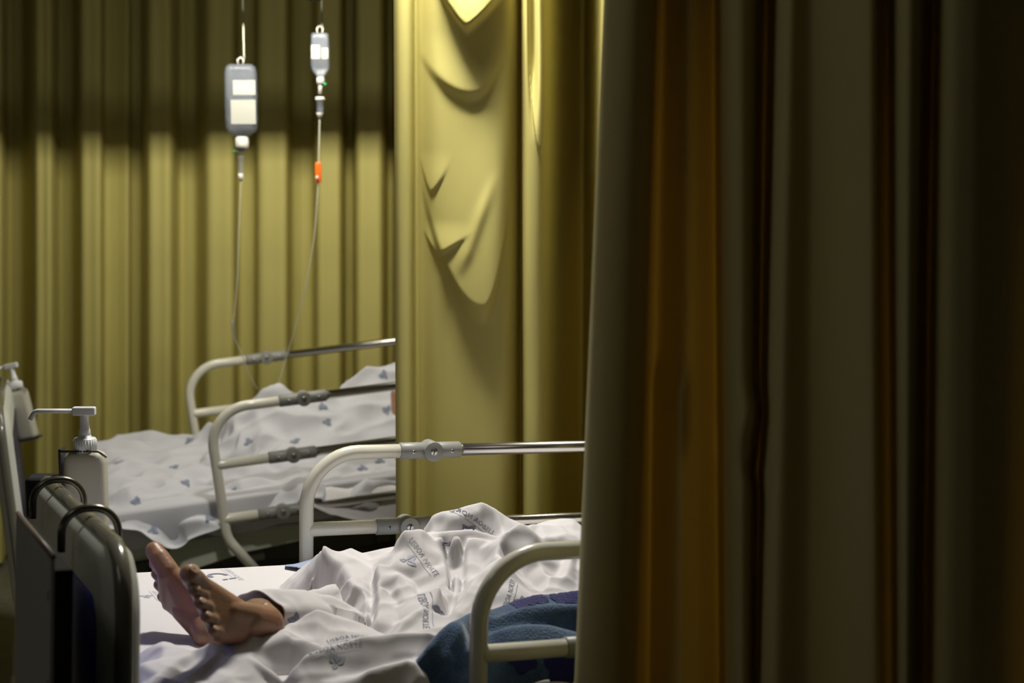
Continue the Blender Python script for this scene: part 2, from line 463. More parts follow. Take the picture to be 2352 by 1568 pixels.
def side_rail(bed, v, zr, n, top_end=1.32, outward=-1):
    """folding side rail: painted end loop, bars, grey hinge sleeves with discs and steel tubes"""
    R = 0.0158
    rl = None
    bm = bmesh.new()
    path = bend([(0.10, v, zr - 2 * RS - .19), (0.012, v, zr - 2 * RS - 0.06), (0, v, zr), (0.235, v, zr)], [.10, .115], 12)
    add_tube(bm, path, R, 20)
    for k in range(1, n):
        z = zr - k * RS
        add_tube(bm, [(0.004, v, z), (.012, v, z), (.022, v, z), (.24 - .05 * k, v, z)], [R * .9, R * 1.12, R, R], 18)
    rail = mesh_obj('side_rail', bm, MAT['cream_paint'], bed)
    for k in range(n):
        z = zr - k * RS; o = .05 * k
        bm = bmesh.new()
        add_tube(bm, [(.213 - o, v, z), (.216 - o, v, z), (.275 - o, v, z), (.278 - o, v, z)], [R * 1.0, R * 1.18, R * 1.18, R * 1.05], 20)
        add_tube(bm, [(.282 - o, v, z), (.285 - o, v, z), (.356 - o, v, z), (.36 - o, v, z)], [R * 1.0, R * 1.18, R * 1.18, R * 1.0], 20)
        split(mesh_obj('hinge_sleeve', bm, MAT['grey_plastic'], rail))
        bm = bmesh.new()
        rr = .0225
        add_tube(bm, [(.288 - o, v - .019, z), (.288 - o, v - .0235, z), (.288 - o, v - .0245, z)], [rr, rr, rr * .93], 28)
        add_tube(bm, [(.288 - o, v + .019, z), (.288 - o, v - .019, z)], [rr, rr], 28)
        dk = mesh_obj('hinge_disc', bm, MAT['grey_plastic'], rail); bevel(dk, .001)
        bm = bmesh.new()
        add_tube(bm, [(.288 - o, v - .0247, z), (.288 - o, v - .0262, z)], [.0085, .0075], 20)
        for du in (-.046, .046):
            add_tube(bm, [(.288 - o + du, v - R * 1.18 + .001, z), (.288 - o + du, v - R * 1.18 - .0012, z)], [.0045, .0038], 14)
        split(mesh_obj('screw', bm, MAT['screw'], rail))
        bm = bmesh.new(); add_box(bm, (.288 - o, v - .0263, z), (.0022, .0012, .0145), Matrix.Rotation(.25, 3, 'Y'))
        for du in (-.046, .046):
            add_tube(bm, [(.288 - o + du, v - R * 1.18 - .0008, z), (.288 - o + du, v - R * 1.18 - .0018, z)], [.0018, .0018], 10)
        split(mesh_obj('screw_slot', bm, MAT['dark'], rail))
        bm = bmesh.new(); add_tube(bm, [(.34 - o, v, z), (top_end, v, z)], R * .88, 18); mesh_obj('steel_tube', bm, MAT['chrome'], rail)
    bm = bmesh.new()
    add_tube(bm, [(top_end - .05, v, zr + .0), (top_end - .05, v, zr - n * RS + .08)], R, 14)
    add_box(bm, (top_end * .5, v + (0.03 if v < .5 else -.03), zr - 2 * RS - .215), (top_end + .1, .03, .05))
    add_tube(bm, [(.10, v, zr - 2 * RS - .19), (.10, v + (0.03 if v < .5 else -.03), zr - 2 * RS - .215)], R, 12)
    mesh_obj('rail_bracket', bm, MAT['frame_dark'], rail)
    return rail


def footboard(bed, L, zb, zt, T=0.058):
    """returned part lives in its own frame: x thickness, y along the board, z up"""
    b = bpy.data.objects.new('footboard', None)
    H = zt - zb
    def outline(w, h, r): return [(y, z) for y, z in rounded_rect(w, h, r, 10)]
    bm = bmesh.new()
    loops = []
    for x, ins in ((-T / 2, .030), (-T / 2 + .004, .016), (-T / 2 + .014, .005), (-T * .2, .0015), (T * .2, .0015), (T / 2 - .014, .005), (T / 2 - .004, .016), (T / 2, .030)):
        loops.append([(x, y, z) for y, z in outline(L - 2 * ins, H - 2 * ins, .105 - ins * .8)])
    loft(bm, loops)
    o = mesh_obj('footboard', bm, MAT['board'], bed)
    bm = bmesh.new()
    ol = outline(L, H, .105); k = len(ol)
    ring = []
    for x, ins in ((-T * .24, .001), (-T * .20, -.004), (-T * .08, -.0085), (T * .08, -.0085), (T * .20, -.004), (T * .24, .001)):
        ring.append([(x, y, z) for y, z in outline(L - 2 * ins, H - 2 * ins, .105 - ins)])
    loft(bm, ring, cap=False); mesh_obj('bumper_strip', bm, MAT['board_edge'], o)
    bm = bmesh.new()
    for sx in (-1, 1):
        loft(bm, [[(sx * x, y, z) for y, z in rounded_rect(L - .16 - 2 * i, H - .17 - 2 * i, .05, 6)] for x, i in ((T / 2 - .004, 0), (T / 2 + .0015, 0), (T / 2 + .003, .003))])
    split(mesh_obj('blue_panel', bm, MAT['board_blue'], o))
    return o


def bed_under(bed, zr, zm, n, u0=-.52, u1=1.42):
    bm = bmesh.new()
    for v in (.09, .91): add_box(bm, ((u0 + u1) / 2, v, zm - .20), (u1 - u0, .04, .06))
    for u in (u0 + .05, .1, .5, .9, u1 - .05): add_box(bm, (u, .5, zm - .20), (.05, .9, .04))
    fr = mesh_obj('bed_frame', bm, MAT['frame_dark'], bed, smooth=False); bevel(fr, .006)
    bm = bmesh.new()
    for v in (.16, .84): add_box(bm, (.45, v, zm - .46), (1.75, .05, .07))
    add_box(bm, (.45, .5, zm - .46), (.5, .66, .10))
    for u in (-.36, 1.26): add_box(bm, (u, .5, zm - .46), (.07, .72, .06))
    for a, b in ((-.25, .15), (1.15, .75)):
        add_tube(bm, [(a, .3, zm - .45), (b, .3, zm - .21)], .025); add_tube(bm, [(a, .7, zm - .45), (b, .7, zm - .21)], .025)
    uf = mesh_obj('under_frame', bm, MAT['frame_dark'], bed, smooth=False)
    bm = bmesh.new()
    loops = []
    for z, i in ((zm - .175, 0), (zm - .13, -.02), (zm - .115, -.02)):
        loops.append([(x + (u0 + u1) / 2, y + .5, z) for x, y in rounded_rect(u1 - u0 - 2 * i - .04, .84 - 2 * i, .05, 5)])
    loft(bm, loops); mesh_obj('mattress_platform', bm, MAT['frame_plastic'], bed)
    Mi = bed.matrix_world.inverted()
    for u in (-.38, 1.28):
        for v in (.14, .86):
            top = Vector((u, v, zm - .48)); W = bed.matrix_world @ top; foot = Mi @ Vector((W.x, W.y, 0.075))
            bm = bmesh.new(); add_tube(bm, [top, foot + (top - foot) * .35], .018)
            leg = mesh_obj('castor', bm, MAT['chrome'], bed)
            ax = (Mi.to_3x3() @ (bed.matrix_world.to_3x3() @ Vector((0, 1, 0)))).normalized()
            bm = bmesh.new(); add_tube(bm, [foot - ax * .016, foot - ax * .013, foot + ax * .013, foot + ax * .016], [.065, .075, .075, .065], 28)
            mesh_obj('wheel', bm, MAT['tyre'], leg)


ZR1, ZM1 = 1.0089, 0.7776
bed1 = empty('hospital_bed', M=M1, label='hospital bed in front with cream side rails, grey and blue footboard', cat='bed')
side_rail(bed1, 1.0, ZR1, 3)
side_rail(bed1, 0.0, ZR1, 3)
bed_under(bed1, ZR1, ZM1, 3)
fb = footboard(bed1, 0.98, 0.42, 1.05)
# footboard is plugged in slightly askew: near end u=-.60, far end u=-.565, top a little lower at the far end
pa, pb = Vector((-.594, -.045, 1.052)), Vector((-.572, .93, .992))
def board_matrix(pa, pb, H, L):
    y = (pb - pa).normalized(); x = y.cross(Vector((0, 0, 1))).normalized(); z = x.cross(y)
    c = (pa + pb) / 2 - z * H / 2
    return Matrix(((x.x, y.x, z.x, c.x), (x.y, y.y, z.y, c.y), (x.z, y.z, z.z, c.z), (0, 0, 0, 1)))
FB1 = board_matrix(pa, pb, .63, .98)
fb.matrix_local = FB1
ZR2 = 0.8778; ZM2 = 0.60
bed2 = empty('hospital_bed', M=M2, label='tilted hospital bed behind, with three bar rails and its head raised', cat='bed')
side_rail(bed2, 1.0, ZR2, 3, 1.5)
side_rail(bed2, 0.0, ZR2, 3, 1.5)
bed_under(bed2, ZR2, ZM2, 3, -.44, 1.5)
fb2 = footboard(bed2, 0.98, 0.30, .99)
FB2 = board_matrix(Vector((-.60, .0, .955)), Vector((-.62, .98, .93)), .69, .98)
fb2.matrix_local = FB2
MAT['far_panel'] = principled('shaded_blue_laminate', (0.008, 0.01, 0.045), 0.4)  # same blue laminate, with the shade at the far board put into its colour
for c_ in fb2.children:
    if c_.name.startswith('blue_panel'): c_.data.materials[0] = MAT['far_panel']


def shell_panel(bed, pts_px, v, mat, name, M, th=.02):
    bm = bmesh.new(); P = [hit(M, x, y, 1, v) for x, y in pts_px]
    loft(bm, [[p + Vector((0, dv, 0)) for p in P] for dv in (0, th)]); o = mesh_obj(name, bm, mat, bed, smooth=False); bevel(o, .004); return o


shell_panel(bed2, [(330, 1345), (420, 1222), (435, 1212), (450, 1211), (470, 1222), (500, 1228), (560, 1222), (640, 1200), (760, 1186), (900, 1165), (900, 1195), (700, 1240), (560, 1270), (440, 1310), (360, 1350)], .04, MAT['frame_plastic'], 'side_shell', M2)
shell_panel(bed2, [(330, 1330), (520, 1287), (930, 1238), (930, 1262), (520, 1314), (330, 1362)], .30, MAT['frame_dark'], 'lift_arm', M2, .06)


# ------------------------------------------------------------------ chart holder hung on the footboard
def chart_holder():
    root = empty('chart_holder', M=M1 @ FB1, label='grey chart holder hanging by two steel loops on the near footboard', cat='chart holder')
    # board frame: outer face at x=-.029, y along board, top z=+.315
    I = (M1 @ FB1).inverted()
    def loc(px, py, x):
        o = I @ Vector((0, 0, CAMH)); e = I @ (Vector((0, 0, CAMH)) + ray(px, py)); d = e - o; return o + d * ((x - o.x) / d.x)
    a = loc(122, 1275, -.115); b = loc(41, 1181, -.115)
    zt = (a.z + b.z) / 2; y0, y1 = a.y, b.y
    bm = bmesh.new(); add_box(bm, (-.115, (y0 + y1) / 2, zt - .21), (.006, y1 - y0, .42)); o = mesh_obj('front_sheet', bm, MAT['holder'], root, smooth=False); bevel(o, .002)
    bm = bmesh.new(); add_box(bm, (-.099, (y0 + y1) / 2, zt - .225), (.026, y1 - y0 - .004, .41)); o = mesh_obj('paper_box', bm, MAT['holder_edge'], root, smooth=False); bevel(o, .002)
    bm = bmesh.new(); add_tube(bm, [(-.115, y0, zt), (-.115, y1, zt)], .0045, 8); mesh_obj('top_rim', bm, MAT['holder_rim'], root)
    bm = bmesh.new()
    for q in range(3): add_box(bm, (-.1185, y0 + .02, zt - .06 - q * .13), (.001, .003, .014))
    split(mesh_obj('rivet', bm, MAT['dark'], root))
    for (px, py) in ((148, 1240), (82, 1120)):
        y = loc(px, py, -.045).y
        pth = bend([(-.050, y, zt - .06), (-.050, y, .315 + .022), (.043, y, .315 + .022), (.043, y, .315 - .06)], [.042, .042], 10)
        bm = bmesh.new(); add_tube(bm, pth, .0068, 14); mesh_obj('hook', bm, MAT['hook'], root)
    return root


chart_holder()


# ------------------------------------------------------------------ sanitiser bottles
def pump_bottle(M, label, h=.165, w=.083, d=.05, spout=.105):
    root = empty('sanitiser_bottle', M=M, label=label, cat='pump bottle', group='sanitiser bottles on the footboards')
    bm = bmesh.new(); loops = []
    for z, s in ((0, .9), (.004, .97), (.012, 1), (h - .022, 1), (h - .010, .97), (h - .003, .86), (h, .70), (h + .004, .42)):
        loops.append([(x * s, y * s, z) for x, y in rounded_rect(w, d, .014, 5)])
    loft(bm, loops); mesh_obj('bottle_body', bm, MAT['bottle'], root)
    bm = bmesh.new()
    lathe(bm, [(.0225, h + .001), (.0225, h + .026), (.021, h + .028), (.013, h + .030), (.0125, h + .034)])
    for k in range(24):
        a = 2 * math.pi * k / 24; add_box(bm, (.0225 * math.cos(a), .0225 * math.sin(a), h + .014), (.002, .002, .022), Matrix.Rotation(a, 3, 'Z'))
    mesh_obj('screw_cap', bm, MAT['pump'], root)
    bm = bmesh.new(); lathe(bm, [(.0125, h + .030), (.011, h + .045), (.0095, h + .047), (.0085, h + .075), (.0085, h + .078)]); mesh_obj('pump_neck', bm, MAT['pump'], root)
    bm = bmesh.new(); add_box(bm, (.0, 0, h + .083), (.046, .018, .017)); hd = mesh_obj('pump_head', bm, MAT['pump'], root, smooth=False); bevel(hd, .003)
    bm = bmesh.new(); add_tube(bm, bend([(-.018, 0, h + .083), (-spout + .006, 0, h + .083), (-spout - .004, 0, h + .066)], .012, 6), .0048, 12); mesh_obj('spout', bm, MAT['pump'], root)
    return root


def bottle_bracket(M, label, h=.165, w=.083, d=.05):
    root = empty('bottle_bracket', M=M, label=label, cat='bracket', group='bottle brackets on the footboards')
    bm = bmesh.new()
    add_box(bm, (-w / 2 - .006, 0, h * .5 + .008), (.005, d * .8, h * 1.0)); add_box(bm, (0, 0, -.004), (w + .016, d, .005))
    o = mesh_obj('bracket_plate', bm, MAT['black'], root, smooth=False); bevel(o, .0015)
    bm = bmesh.new(); add_box(bm, (-w / 2 - .042, 0, h * .45), (.070, .06, .085)); o = mesh_obj('clamp_body', bm, MAT['black'], root, smooth=False); bevel(o, .01)
    bm = bmesh.new(); add_tube(bm, bend([(-w / 2 - .004, -.02, h + .004), (w / 2 - .01, -.022, h + .004), (w / 2 + .006, -.022, h - .008)], .006, 4), .0022, 8); mesh_obj('wire_clip', bm, MAT['hook'], root)
    return root


bp = M1 @ Vector((-.47, .90, 0)); pb_ = at_y(196, 1037, bp.y + .02)
BM1 = Matrix.Translation((pb_.x, pb_.y, pb_.z - .165))
pump_bottle(BM1, 'white pump bottle standing at the far end of the near footboard')
bottle_bracket(BM1, 'black clamp bracket holding the pump bottle on the near footboard')
P2 = at_y(66, 1005, 5.75)
BM2 = Matrix.Translation(P2) @ Matrix.Rotation(-.21, 4, 'Y')
pump_bottle(BM2, 'blurred leaning pump bottle on the far footboard at the left edge', h=.165, w=.066)
bottle_bracket(BM2, 'black bracket holding the leaning bottle on the far footboard', h=.165, w=.066)


# ------------------------------------------------------------------ cloth traced as ridge and valley lines
def delaunay(P):
    """Bowyer-Watson triangulation"""
    rng = np.random.RandomState(1); Q = P + rng.uniform(-1e-6, 1e-6, P.shape); n = len(Q)
    Q = np.vstack([Q, [(-50, -50), (50, -50), (0, 80)]])
    T = np.array([[n, n + 1, n + 2]])
    def circ(T):
        A, B, C = Q[T[:, 0]], Q[T[:, 1]], Q[T[:, 2]]; b, c = B - A, C - A
        d = 2 * (b[:, 0] * c[:, 1] - b[:, 1] * c[:, 0]); bb, cc = (b ** 2).sum(1), (c ** 2).sum(1)
        u = np.stack([(c[:, 1] * bb - b[:, 1] * cc) / d, (b[:, 0] * cc - c[:, 0] * bb) / d], 1)
        return np.hstack([A + u, (u ** 2).sum(1)[:, None]])
    K = circ(T)
    for i in range(n):
        bad = ((K[:, :2] - Q[i]) ** 2).sum(1) < K[:, 2]
        B = T[bad]; e = np.vstack([B[:, [0, 1]], B[:, [1, 2]], B[:, [2, 0]]])
        es = {tuple(x) for x in e.tolist()}; bd = [x for x in es if (x[1], x[0]) not in es]
        N = np.array([[a, b, i] for a, b in bd])
        T = np.vstack([T[~bad], N]); K = np.vstack([K[~bad], circ(N)])
    return T[(T < n).all(1)]


def traced_cloth(name, M, lines, loop, mat, parent=None, levels=3, wr=(.003, 9, .0032, 24), step=.0035, fold=0, sigma=.85, solid=.0016):
    """lines: point lists, a point = (px, py, v) or ('uvz', u, v, z). Heights come from where each point lies on the bed."""
    def P3(p): return Vector(p[1:]) if p[0] == 'uvz' else hit(M, p[0], p[1], 1, p[2])
    def dense(L, step):
        out = []
        for a, b in zip(L, L[1:]):
            n = max(1, int((b - a).to_2d().length / step))
            out += [a.lerp(b, k / n) for k in range(n)]
        return out + [L[-1]]
    LP = [P3(p) for p in loop]; border = dense(LP + LP[:1], .012)[:-1]
    poly = np.array([(p.x, p.y) for p in border])
    cand = border + [q for ln in lines for q in dense([P3(p) for p in ln], .009)]
    keep = []; arr = np.zeros((len(cand), 2)); n = 0
    for q in cand:
        if n and (((arr[:n] - (q.x, q.y)) ** 2).sum(1) < .0042 ** 2).any(): continue
        arr[n] = (q.x, q.y); n += 1; keep.append(q)
    tris = delaunay(arr[:n])
    zs = np.array([q.z for q in keep]); A2 = arr[:n]
    lo = A2.min(0) - 2 * step; nx, ny = (np.ceil((A2.max(0) - lo) / step).astype(int) + 3)
    Z = np.full((nx, ny), np.nan)
    for t in tris:
        p = (A2[t] - lo) / step; i0, j0 = np.floor(p.min(0)).astype(int); i1, j1 = np.ceil(p.max(0)).astype(int)
        I, J = np.mgrid[i0:i1 + 1, j0:j1 + 1]; d = (p[1, 1] - p[2, 1]) * (p[0, 0] - p[2, 0]) + (p[2, 0] - p[1, 0]) * (p[0, 1] - p[2, 1])
        if abs(d) < 1e-9: continue
        a_ = ((p[1, 1] - p[2, 1]) * (I - p[2, 0]) + (p[2, 0] - p[1, 0]) * (J - p[2, 1])) / d
        b_ = ((p[2, 1] - p[0, 1]) * (I - p[2, 0]) + (p[0, 0] - p[2, 0]) * (J - p[2, 1])) / d; c_ = 1 - a_ - b_
        ok = (a_ > -1e-6) & (b_ > -1e-6) & (c_ > -1e-6)
        Z[I[ok], J[ok]] = (a_ * zs[t[0]] + b_ * zs[t[1]] + c_ * zs[t[2]])[ok]
    W0 = (~np.isnan(Z)).astype(float); Zf = np.where(W0 > 0, Z, 0)
    k = np.arange(-6, 7); g = np.exp(-k ** 2 / (2 * sigma ** 2)); g /= g.sum()
    def blur(X):
        for ax in (0, 1): X = np.apply_along_axis(lambda r: np.convolve(r, g, 'same'), ax, X)
        return X
    Zs = blur(Zf) / np.maximum(blur(W0), 1e-6)
    if fold:                                       # deepen the folds relative to the broad form
        k = np.arange(-16, 17); g = np.exp(-k ** 2 / (2 * 7.0 ** 2)); g /= g.sum()
        Zs = Zs + fold * (Zs - blur(Zf) / np.maximum(blur(W0), 1e-6)) * (W0 > 0)
    xs, ys = lo[0] + np.arange(nx) * step, lo[1] + np.arange(ny) * step
    GX, GY = np.meshgrid(xs, ys, indexing='ij')
    x1, y1 = poly[:, 0], poly[:, 1]; x2, y2 = np.roll(x1, -1), np.roll(y1, -1); par = np.zeros(GX.shape, int)
    for X1, Y1, X2, Y2 in zip(x1, y1, x2, y2):
        if Y1 == Y2: continue
        c = ((Y1 > GY) != (Y2 > GY)) & (GX < X1 + (GY - Y1) * (X2 - X1) / (Y2 - Y1)); par += c
    IN = (par % 2 == 1) & (W0 > 0)
    cell = IN[:-1, :-1] | IN[1:, :-1] | IN[:-1, 1:] | IN[1:, 1:]
    use = np.zeros_like(IN); use[:-1, :-1] |= cell; use[1:, :-1] |= cell; use[:-1, 1:] |= cell; use[1:, 1:] |= cell
    ind = -np.ones(GX.shape, int); verts = []
    pd = np.array([(p.x, p.y) for p in dense(LP + LP[:1], .001)])
    for i, j in zip(*np.nonzero(use)):
        x, y = xs[i], ys[j]
        if not IN[i, j]:
            q = pd[((pd - (x, y)) ** 2).sum(1).argmin()]; x, y = q
        fi, fj = (x - lo[0]) / step, (y - lo[1]) / step; a0, b0 = int(fi), int(fj); u_, v_ = fi - a0, fj - b0
        z = Zs[a0, b0] * (1 - u_) * (1 - v_) + Zs[a0 + 1, b0] * u_ * (1 - v_) + Zs[a0, b0 + 1] * (1 - u_) * v_ + Zs[a0 + 1, b0 + 1] * u_ * v_
        ind[i, j] = len(verts); verts.append((x, y, z))
    faces = [(ind[i, j], ind[i + 1, j], ind[i + 1, j + 1], ind[i, j + 1]) for i, j in zip(*np.nonzero(cell))]
    me = bpy.data.meshes.new(name); me.from_pydata(verts, [], [tuple(int(q) for q in f) for f in faces]); me.update()
    o = mesh_obj(name, me, mat, None, M=M)
    NM = [v.normal.copy() for v in o.data.vertices]
    for v, vn in zip(o.data.vertices, NM):
        c = v.co.copy()
        w = noise.noise(Vector((c.x * wr[1], c.y * wr[1], c.z * wr[1]))) * wr[0]
        r = 1 - abs(noise.noise(Vector((c.x * wr[3] * .55 + 7, c.y * wr[3], c.z * wr[3]))) * 2)
        w += (r - .5) * wr[2]
        v.co = c + vn * w
    if o.data.polygons[0].normal.z < 0: o.data.flip_normals()
    me = o.data
    bv = BVHTree.FromPolygons([v.co.copy() for v in me.vertices], [tuple(p.vertices) for p in me.polygons])
    if solid:
        m = o.modifiers.new('solid', 'SOLIDIFY'); m.thickness = solid; m.offset = -1
    if parent is not None: o.parent = parent; o.matrix_world = M
    o['_'] = 0; del o['_']
    return o, bv


def leaf(L, W, n=10):
    a = [(L * t / n, W * math.sin(math.pi * (t / n) ** .8)) for t in range(n + 1)]
    return a


def drape_verts(flat_bm, M, bv, px, py, ang_px, off=.0009, mirror=False):
    """lay a flat print (local metres) on a cloth: anchor where the line of sight meets it, heading along a direction seen there"""
    Mi = M.inverted()
    o = Mi @ Vector((0, 0, CAMH))
    def cast(x, y):
        d = (Mi.to_3x3() @ ray(x, y)).normalized(); return bv.ray_cast(o, d)
    c, n, _, _ = cast(px, py)
    if c is None: return False
    if n.dot(o - c) < 0: n = -n
    dx, dy = ang_px
    # direction on the tangent plane
    d = Mi.to_3x3() @ ray(px + dx, py + dy); k = (c - o).dot(n) / d.dot(n); q = o + d * k
    a = (q - c).normalized(); b = n.cross(a)
    if mirror: b = -b
    for v in flat_bm.verts:
        p = c + a * v.co.x + b * v.co.y
        h, hn, _, _ = bv.ray_cast(p + n * .03, -n, .08)
        if h is None:
            h, hn, _, _ = bv.find_nearest(p)
        if hn.dot(n) < 0: hn = -hn
        v.co = h + hn * off
    return True


def text_bm(s, size):
    cu = bpy.data.curves.new('t', 'FONT'); cu.body = s; cu.size = size; cu.resolution_u = 2; cu.space_character = 1.08
    o = bpy.data.objects.new('t', cu); link(o)
    dg = bpy.context.evaluated_depsgraph_get(); me = bpy.data.meshes.new_from_object(o.evaluated_get(dg))
    bpy.data.objects.remove(o); return me


def emblem(bm, s=1.0, ox=0, oy=0):
    """three leaves on a small stem, with a pale vein left open"""
    for ang, L, W in ((100, .020, .0075), (25, .019, .0070), (235, .012, .005)):
        R = Matrix.Rotation(math.radians(ang), 2)
        pr = leaf(L * s, W * s)
        for sg in (-1, 1):
            low = [(x, sg * .0011 * s * (1 - x / (L * s))) for x, y in pr]; up = [(x, sg * max(y, .0012 * s)) for x, y in pr]
            A = [bm.verts.new((*(R @ Vector(p)) + Vector((ox, oy)), 0)) for p in low]; B = [bm.verts.new((*(R @ Vector(p)) + Vector((ox, oy)), 0)) for p in up]
            for k in range(len(A) - 1): bm.faces.new((A[k], A[k + 1], B[k + 1], B[k]))


def stamp(cloth, M, bv, px, py, d, mirror=False, mat='print', s=1.0, words=True, em=True, off=.0009):
    bm = bmesh.new()
    if em: emblem(bm, 1.15 * s, 0, -.022 * s)
    if words:
        n = 40
        for k in range(n):
            x0, x1 = (-.045 + .10 * k / n) * s, (-.045 + .10 * (k + 1) / n) * s
            vs = [bm.verts.new(p) for p in ((x0, -.0004, 0), (x1, -.0004, 0), (x1, .0004, 0), (x0, .0004, 0))]; bm.faces.new(vs)
        me = text_bm('LISBOA NORTE', .0145 * s); t = bmesh.new(); t.from_mesh(me)
        bmesh.ops.translate(t, verts=t.verts, vec=(-.045 * s, .006 * s, 0))
        tm = bpy.data.meshes.new('x'); t.to_mesh(tm); t.free(); bm.from_mesh(tm)
    if not drape_verts(bm, M, bv, px, py, d, mirror=mirror, off=off): bm.free(); return
    me = bpy.data.meshes.new('printed_mark'); bm.to_mesh(me); bm.free()
    o = mesh_obj('printed_mark', me, MAT[mat], cloth, smooth=False)
    return o


# mattress with fitted sheet, bed 1
def mattress(bed, M, zm, u0, u1, mat, label, name='mattress'):
    bm = bmesh.new(); loops = []
    w = .92
    for z, i in ((-.125, .01), (-.12, 0), (-.015, 0), (-.006, .004), (0, .02), (.0005, .10)):
        loops.append([(x + (u0 + u1) / 2, y + .5, zm + z) for x, y in rounded_rect(u1 - u0 - 2 * i, w - 2 * i, .05, 5)])
    loft(bm, loops); o = mesh_obj(name, bm, mat, None, M=M); return tag(o, label, 'mattress')


mat1 = mattress(bed1, M1, ZM1, -.555, 1.40, MAT['sheet'], 'mattress in a flat white fitted sheet on the near bed')
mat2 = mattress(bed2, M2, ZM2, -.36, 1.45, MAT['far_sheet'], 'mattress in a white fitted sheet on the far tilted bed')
me = mat1.data; bvm1 = BVHTree.FromPolygons([v.co.copy() for v in me.vertices], [tuple(p.vertices) for p in me.polygons])
stamp(mat1, M1, bvm1, 523, 1318, (14, 10), mat='print_faint', s=1.0, em=False)
# round stamp and bars
bm = bmesh.new()
for k in range(24):
    a0, a1 = math.pi * (k / 24) * 1.25 - .4, math.pi * ((k + 1) / 24) * 1.25 - .4
    bm.faces.new([bm.verts.new((r * math.cos(a), r * math.sin(a), 0)) for r, a in ((.013, a0), (.022, a0), (.022, a1), (.013, a1))])
for x0, x1 in ((-.012, .0), (.004, .02)):
    bm.faces.new([bm.verts.new((x, y, 0)) for x, y in ((x0, -.040), (x1, -.040), (x1, -.034), (x0, -.034))])
drape_verts(bm, M1, bvm1, 500, 1322, (20, -3)); mm = bpy.data.meshes.new('printed_mark'); bm.to_mesh(mm); bm.free(); mesh_obj('printed_mark', mm, MAT['print'], mat1, smooth=False)
stamp(mat1, M1, bvm1, 352, 1368, (10, 12), mat='print_faint', s=.8)

# ------------------------------------------------------------------ crumpled top sheet, bed 1
R1 = [(640, 1590, .10), (652, 1563, .105), (667, 1538, .11), (700, 1510, .115), (764, 1484, .12), (829, 1467, .12), (900, 1458, .12), (985, 1455, .12), (1022, 1466, .125)]
V1 = [(660, 1580, .15), (700, 1530, .155), (764, 1501, .165), (829, 1484, .17), (900, 1475, .175), (985, 1470, .18), (1022, 1480, .18)]
R2 = [(576, 1457, .22), (600, 1455, .23), (635, 1454, .25), (660, 1438, .26), (700, 1413, .27), (727, 1402, .27), (780, 1415, .265), (830, 1435, .255), (865, 1450, .245), (890, 1460, .235)]
V2 = [(580, 1488, .25), (640, 1478, .275), (700, 1455, .31), (727, 1440, .325), (780, 1447, .32), (835, 1456, .315), (868, 1464, .295), (893, 1470, .27)]
R3 = [(654, 1446, .225), (660, 1457, .205), (672, 1464, .195), (700, 1468, .185), (735, 1478, .18), (760, 1488, .17)]
R3v = [(668, 1475, .20), (700, 1483, .19), (735, 1494, .185)]
R4 = [(285, 1512, .30), (315, 1503, .30), (330, 1491, .30), (350, 1483, .30), (372, 1477, .30), (400, 1483, .295), (440, 1493, .23), (462, 1486, .215), (485, 1477, .21), (505, 1482, .205), (545, 1477, .21), (576, 1457, .22)]
V4 = [(288, 1530, .335), (330, 1524, .335), (372, 1518, .33), (400, 1516, .33), (440, 1514, .26), (485, 1510, .245), (545, 1500, .245)]
D1 = [(442, 1497, .215), (415, 1513, .19), (390, 1530, .165), (365, 1549, .14), (340, 1570, .10)]
D1v = [(450, 1512, .20), (425, 1536, .18), (395, 1562, .13)]
D2 = [(512, 1488, .195), (490, 1506, .175), (465, 1528, .15), (440, 1548, .13), (420, 1568, .10)]
D2v = [(515, 1503, .185), (485, 1534, .16), (450, 1572, .10)]
D3 = [(565, 1481, .195), (530, 1505, .165), (498, 1532, .15), (470, 1555, .12), (450, 1580, .09)]
D3v = [(590, 1490, .185), (560, 1520, .15), (520, 1560, .10)]
D0 = [(372, 1483, .275), (378, 1500, .24), (368, 1512, .22), (350, 1520, .20), (320, 1530, .19)]
LOW = [(700, 1568, .075), (760, 1556, .075), (830, 1545, .08), (900, 1525, .085), (960, 1506, .09)]
LR = [(770, 1575, .05), (822, 1556, .055), (850, 1541, .055), (900, 1528, .06), (935, 1517, .065), (955, 1525, .06)]
L1 = [(739, 1262, .60), (744, 1285, .57), (753, 1310, .53), (770, 1338, .475), (785, 1360, .44), (802, 1384, .40), (820, 1405, .365), (832, 1418, .35)]
L1v = [(712, 1300, .62), (722, 1325, .57), (738, 1350, .51), (756, 1370, .465), (775, 1385, .43), (800, 1404, .385), (822, 1422, .35)]
LA = [(690, 1300, .91), (705, 1296, .82), (720, 1287, .72), (739, 1266, .60)]
LB = [(640, 1348, .755), (662, 1325, .83), (685, 1306, .90)]
TOP = [(739, 1262, .60), (763, 1268, .60), (792, 1271, .60), (810, 1260, .62), (830, 1270, .62), (850, 1276, .60), (872, 1277, .58), (886, 1272, .56), (900, 1262, .55), (912, 1242, .535), (925, 1223, .52), (942, 1221, .52), (960, 1219, .52), (985, 1229, .52)]
TOP2 = [(978, 1236, .60), (985, 1207, .60), (996, 1188, .60), (1012, 1180, .60), (1050, 1173, .60), (1080, 1164, .60), (1108, 1158, .60), (1135, 1172, .60), (1160, 1188, .60), (1190, 1203, .60), (1208, 1212, .60)]
TOP3 = [(1208, 1212, .60), (1235, 1203, .62), (1262, 1195, .62), (1290, 1192, .62), (1318, 1195, .62), (1340, 1208, .62), (1430, 1225, .62)]
TOPR = [(1208, 1209, .57), (1222, 1205, .56), (1240, 1206, .555), (1265, 1209, .55), (1293, 1212, .54), (1315, 1226, .52), (1340, 1238, .50)]
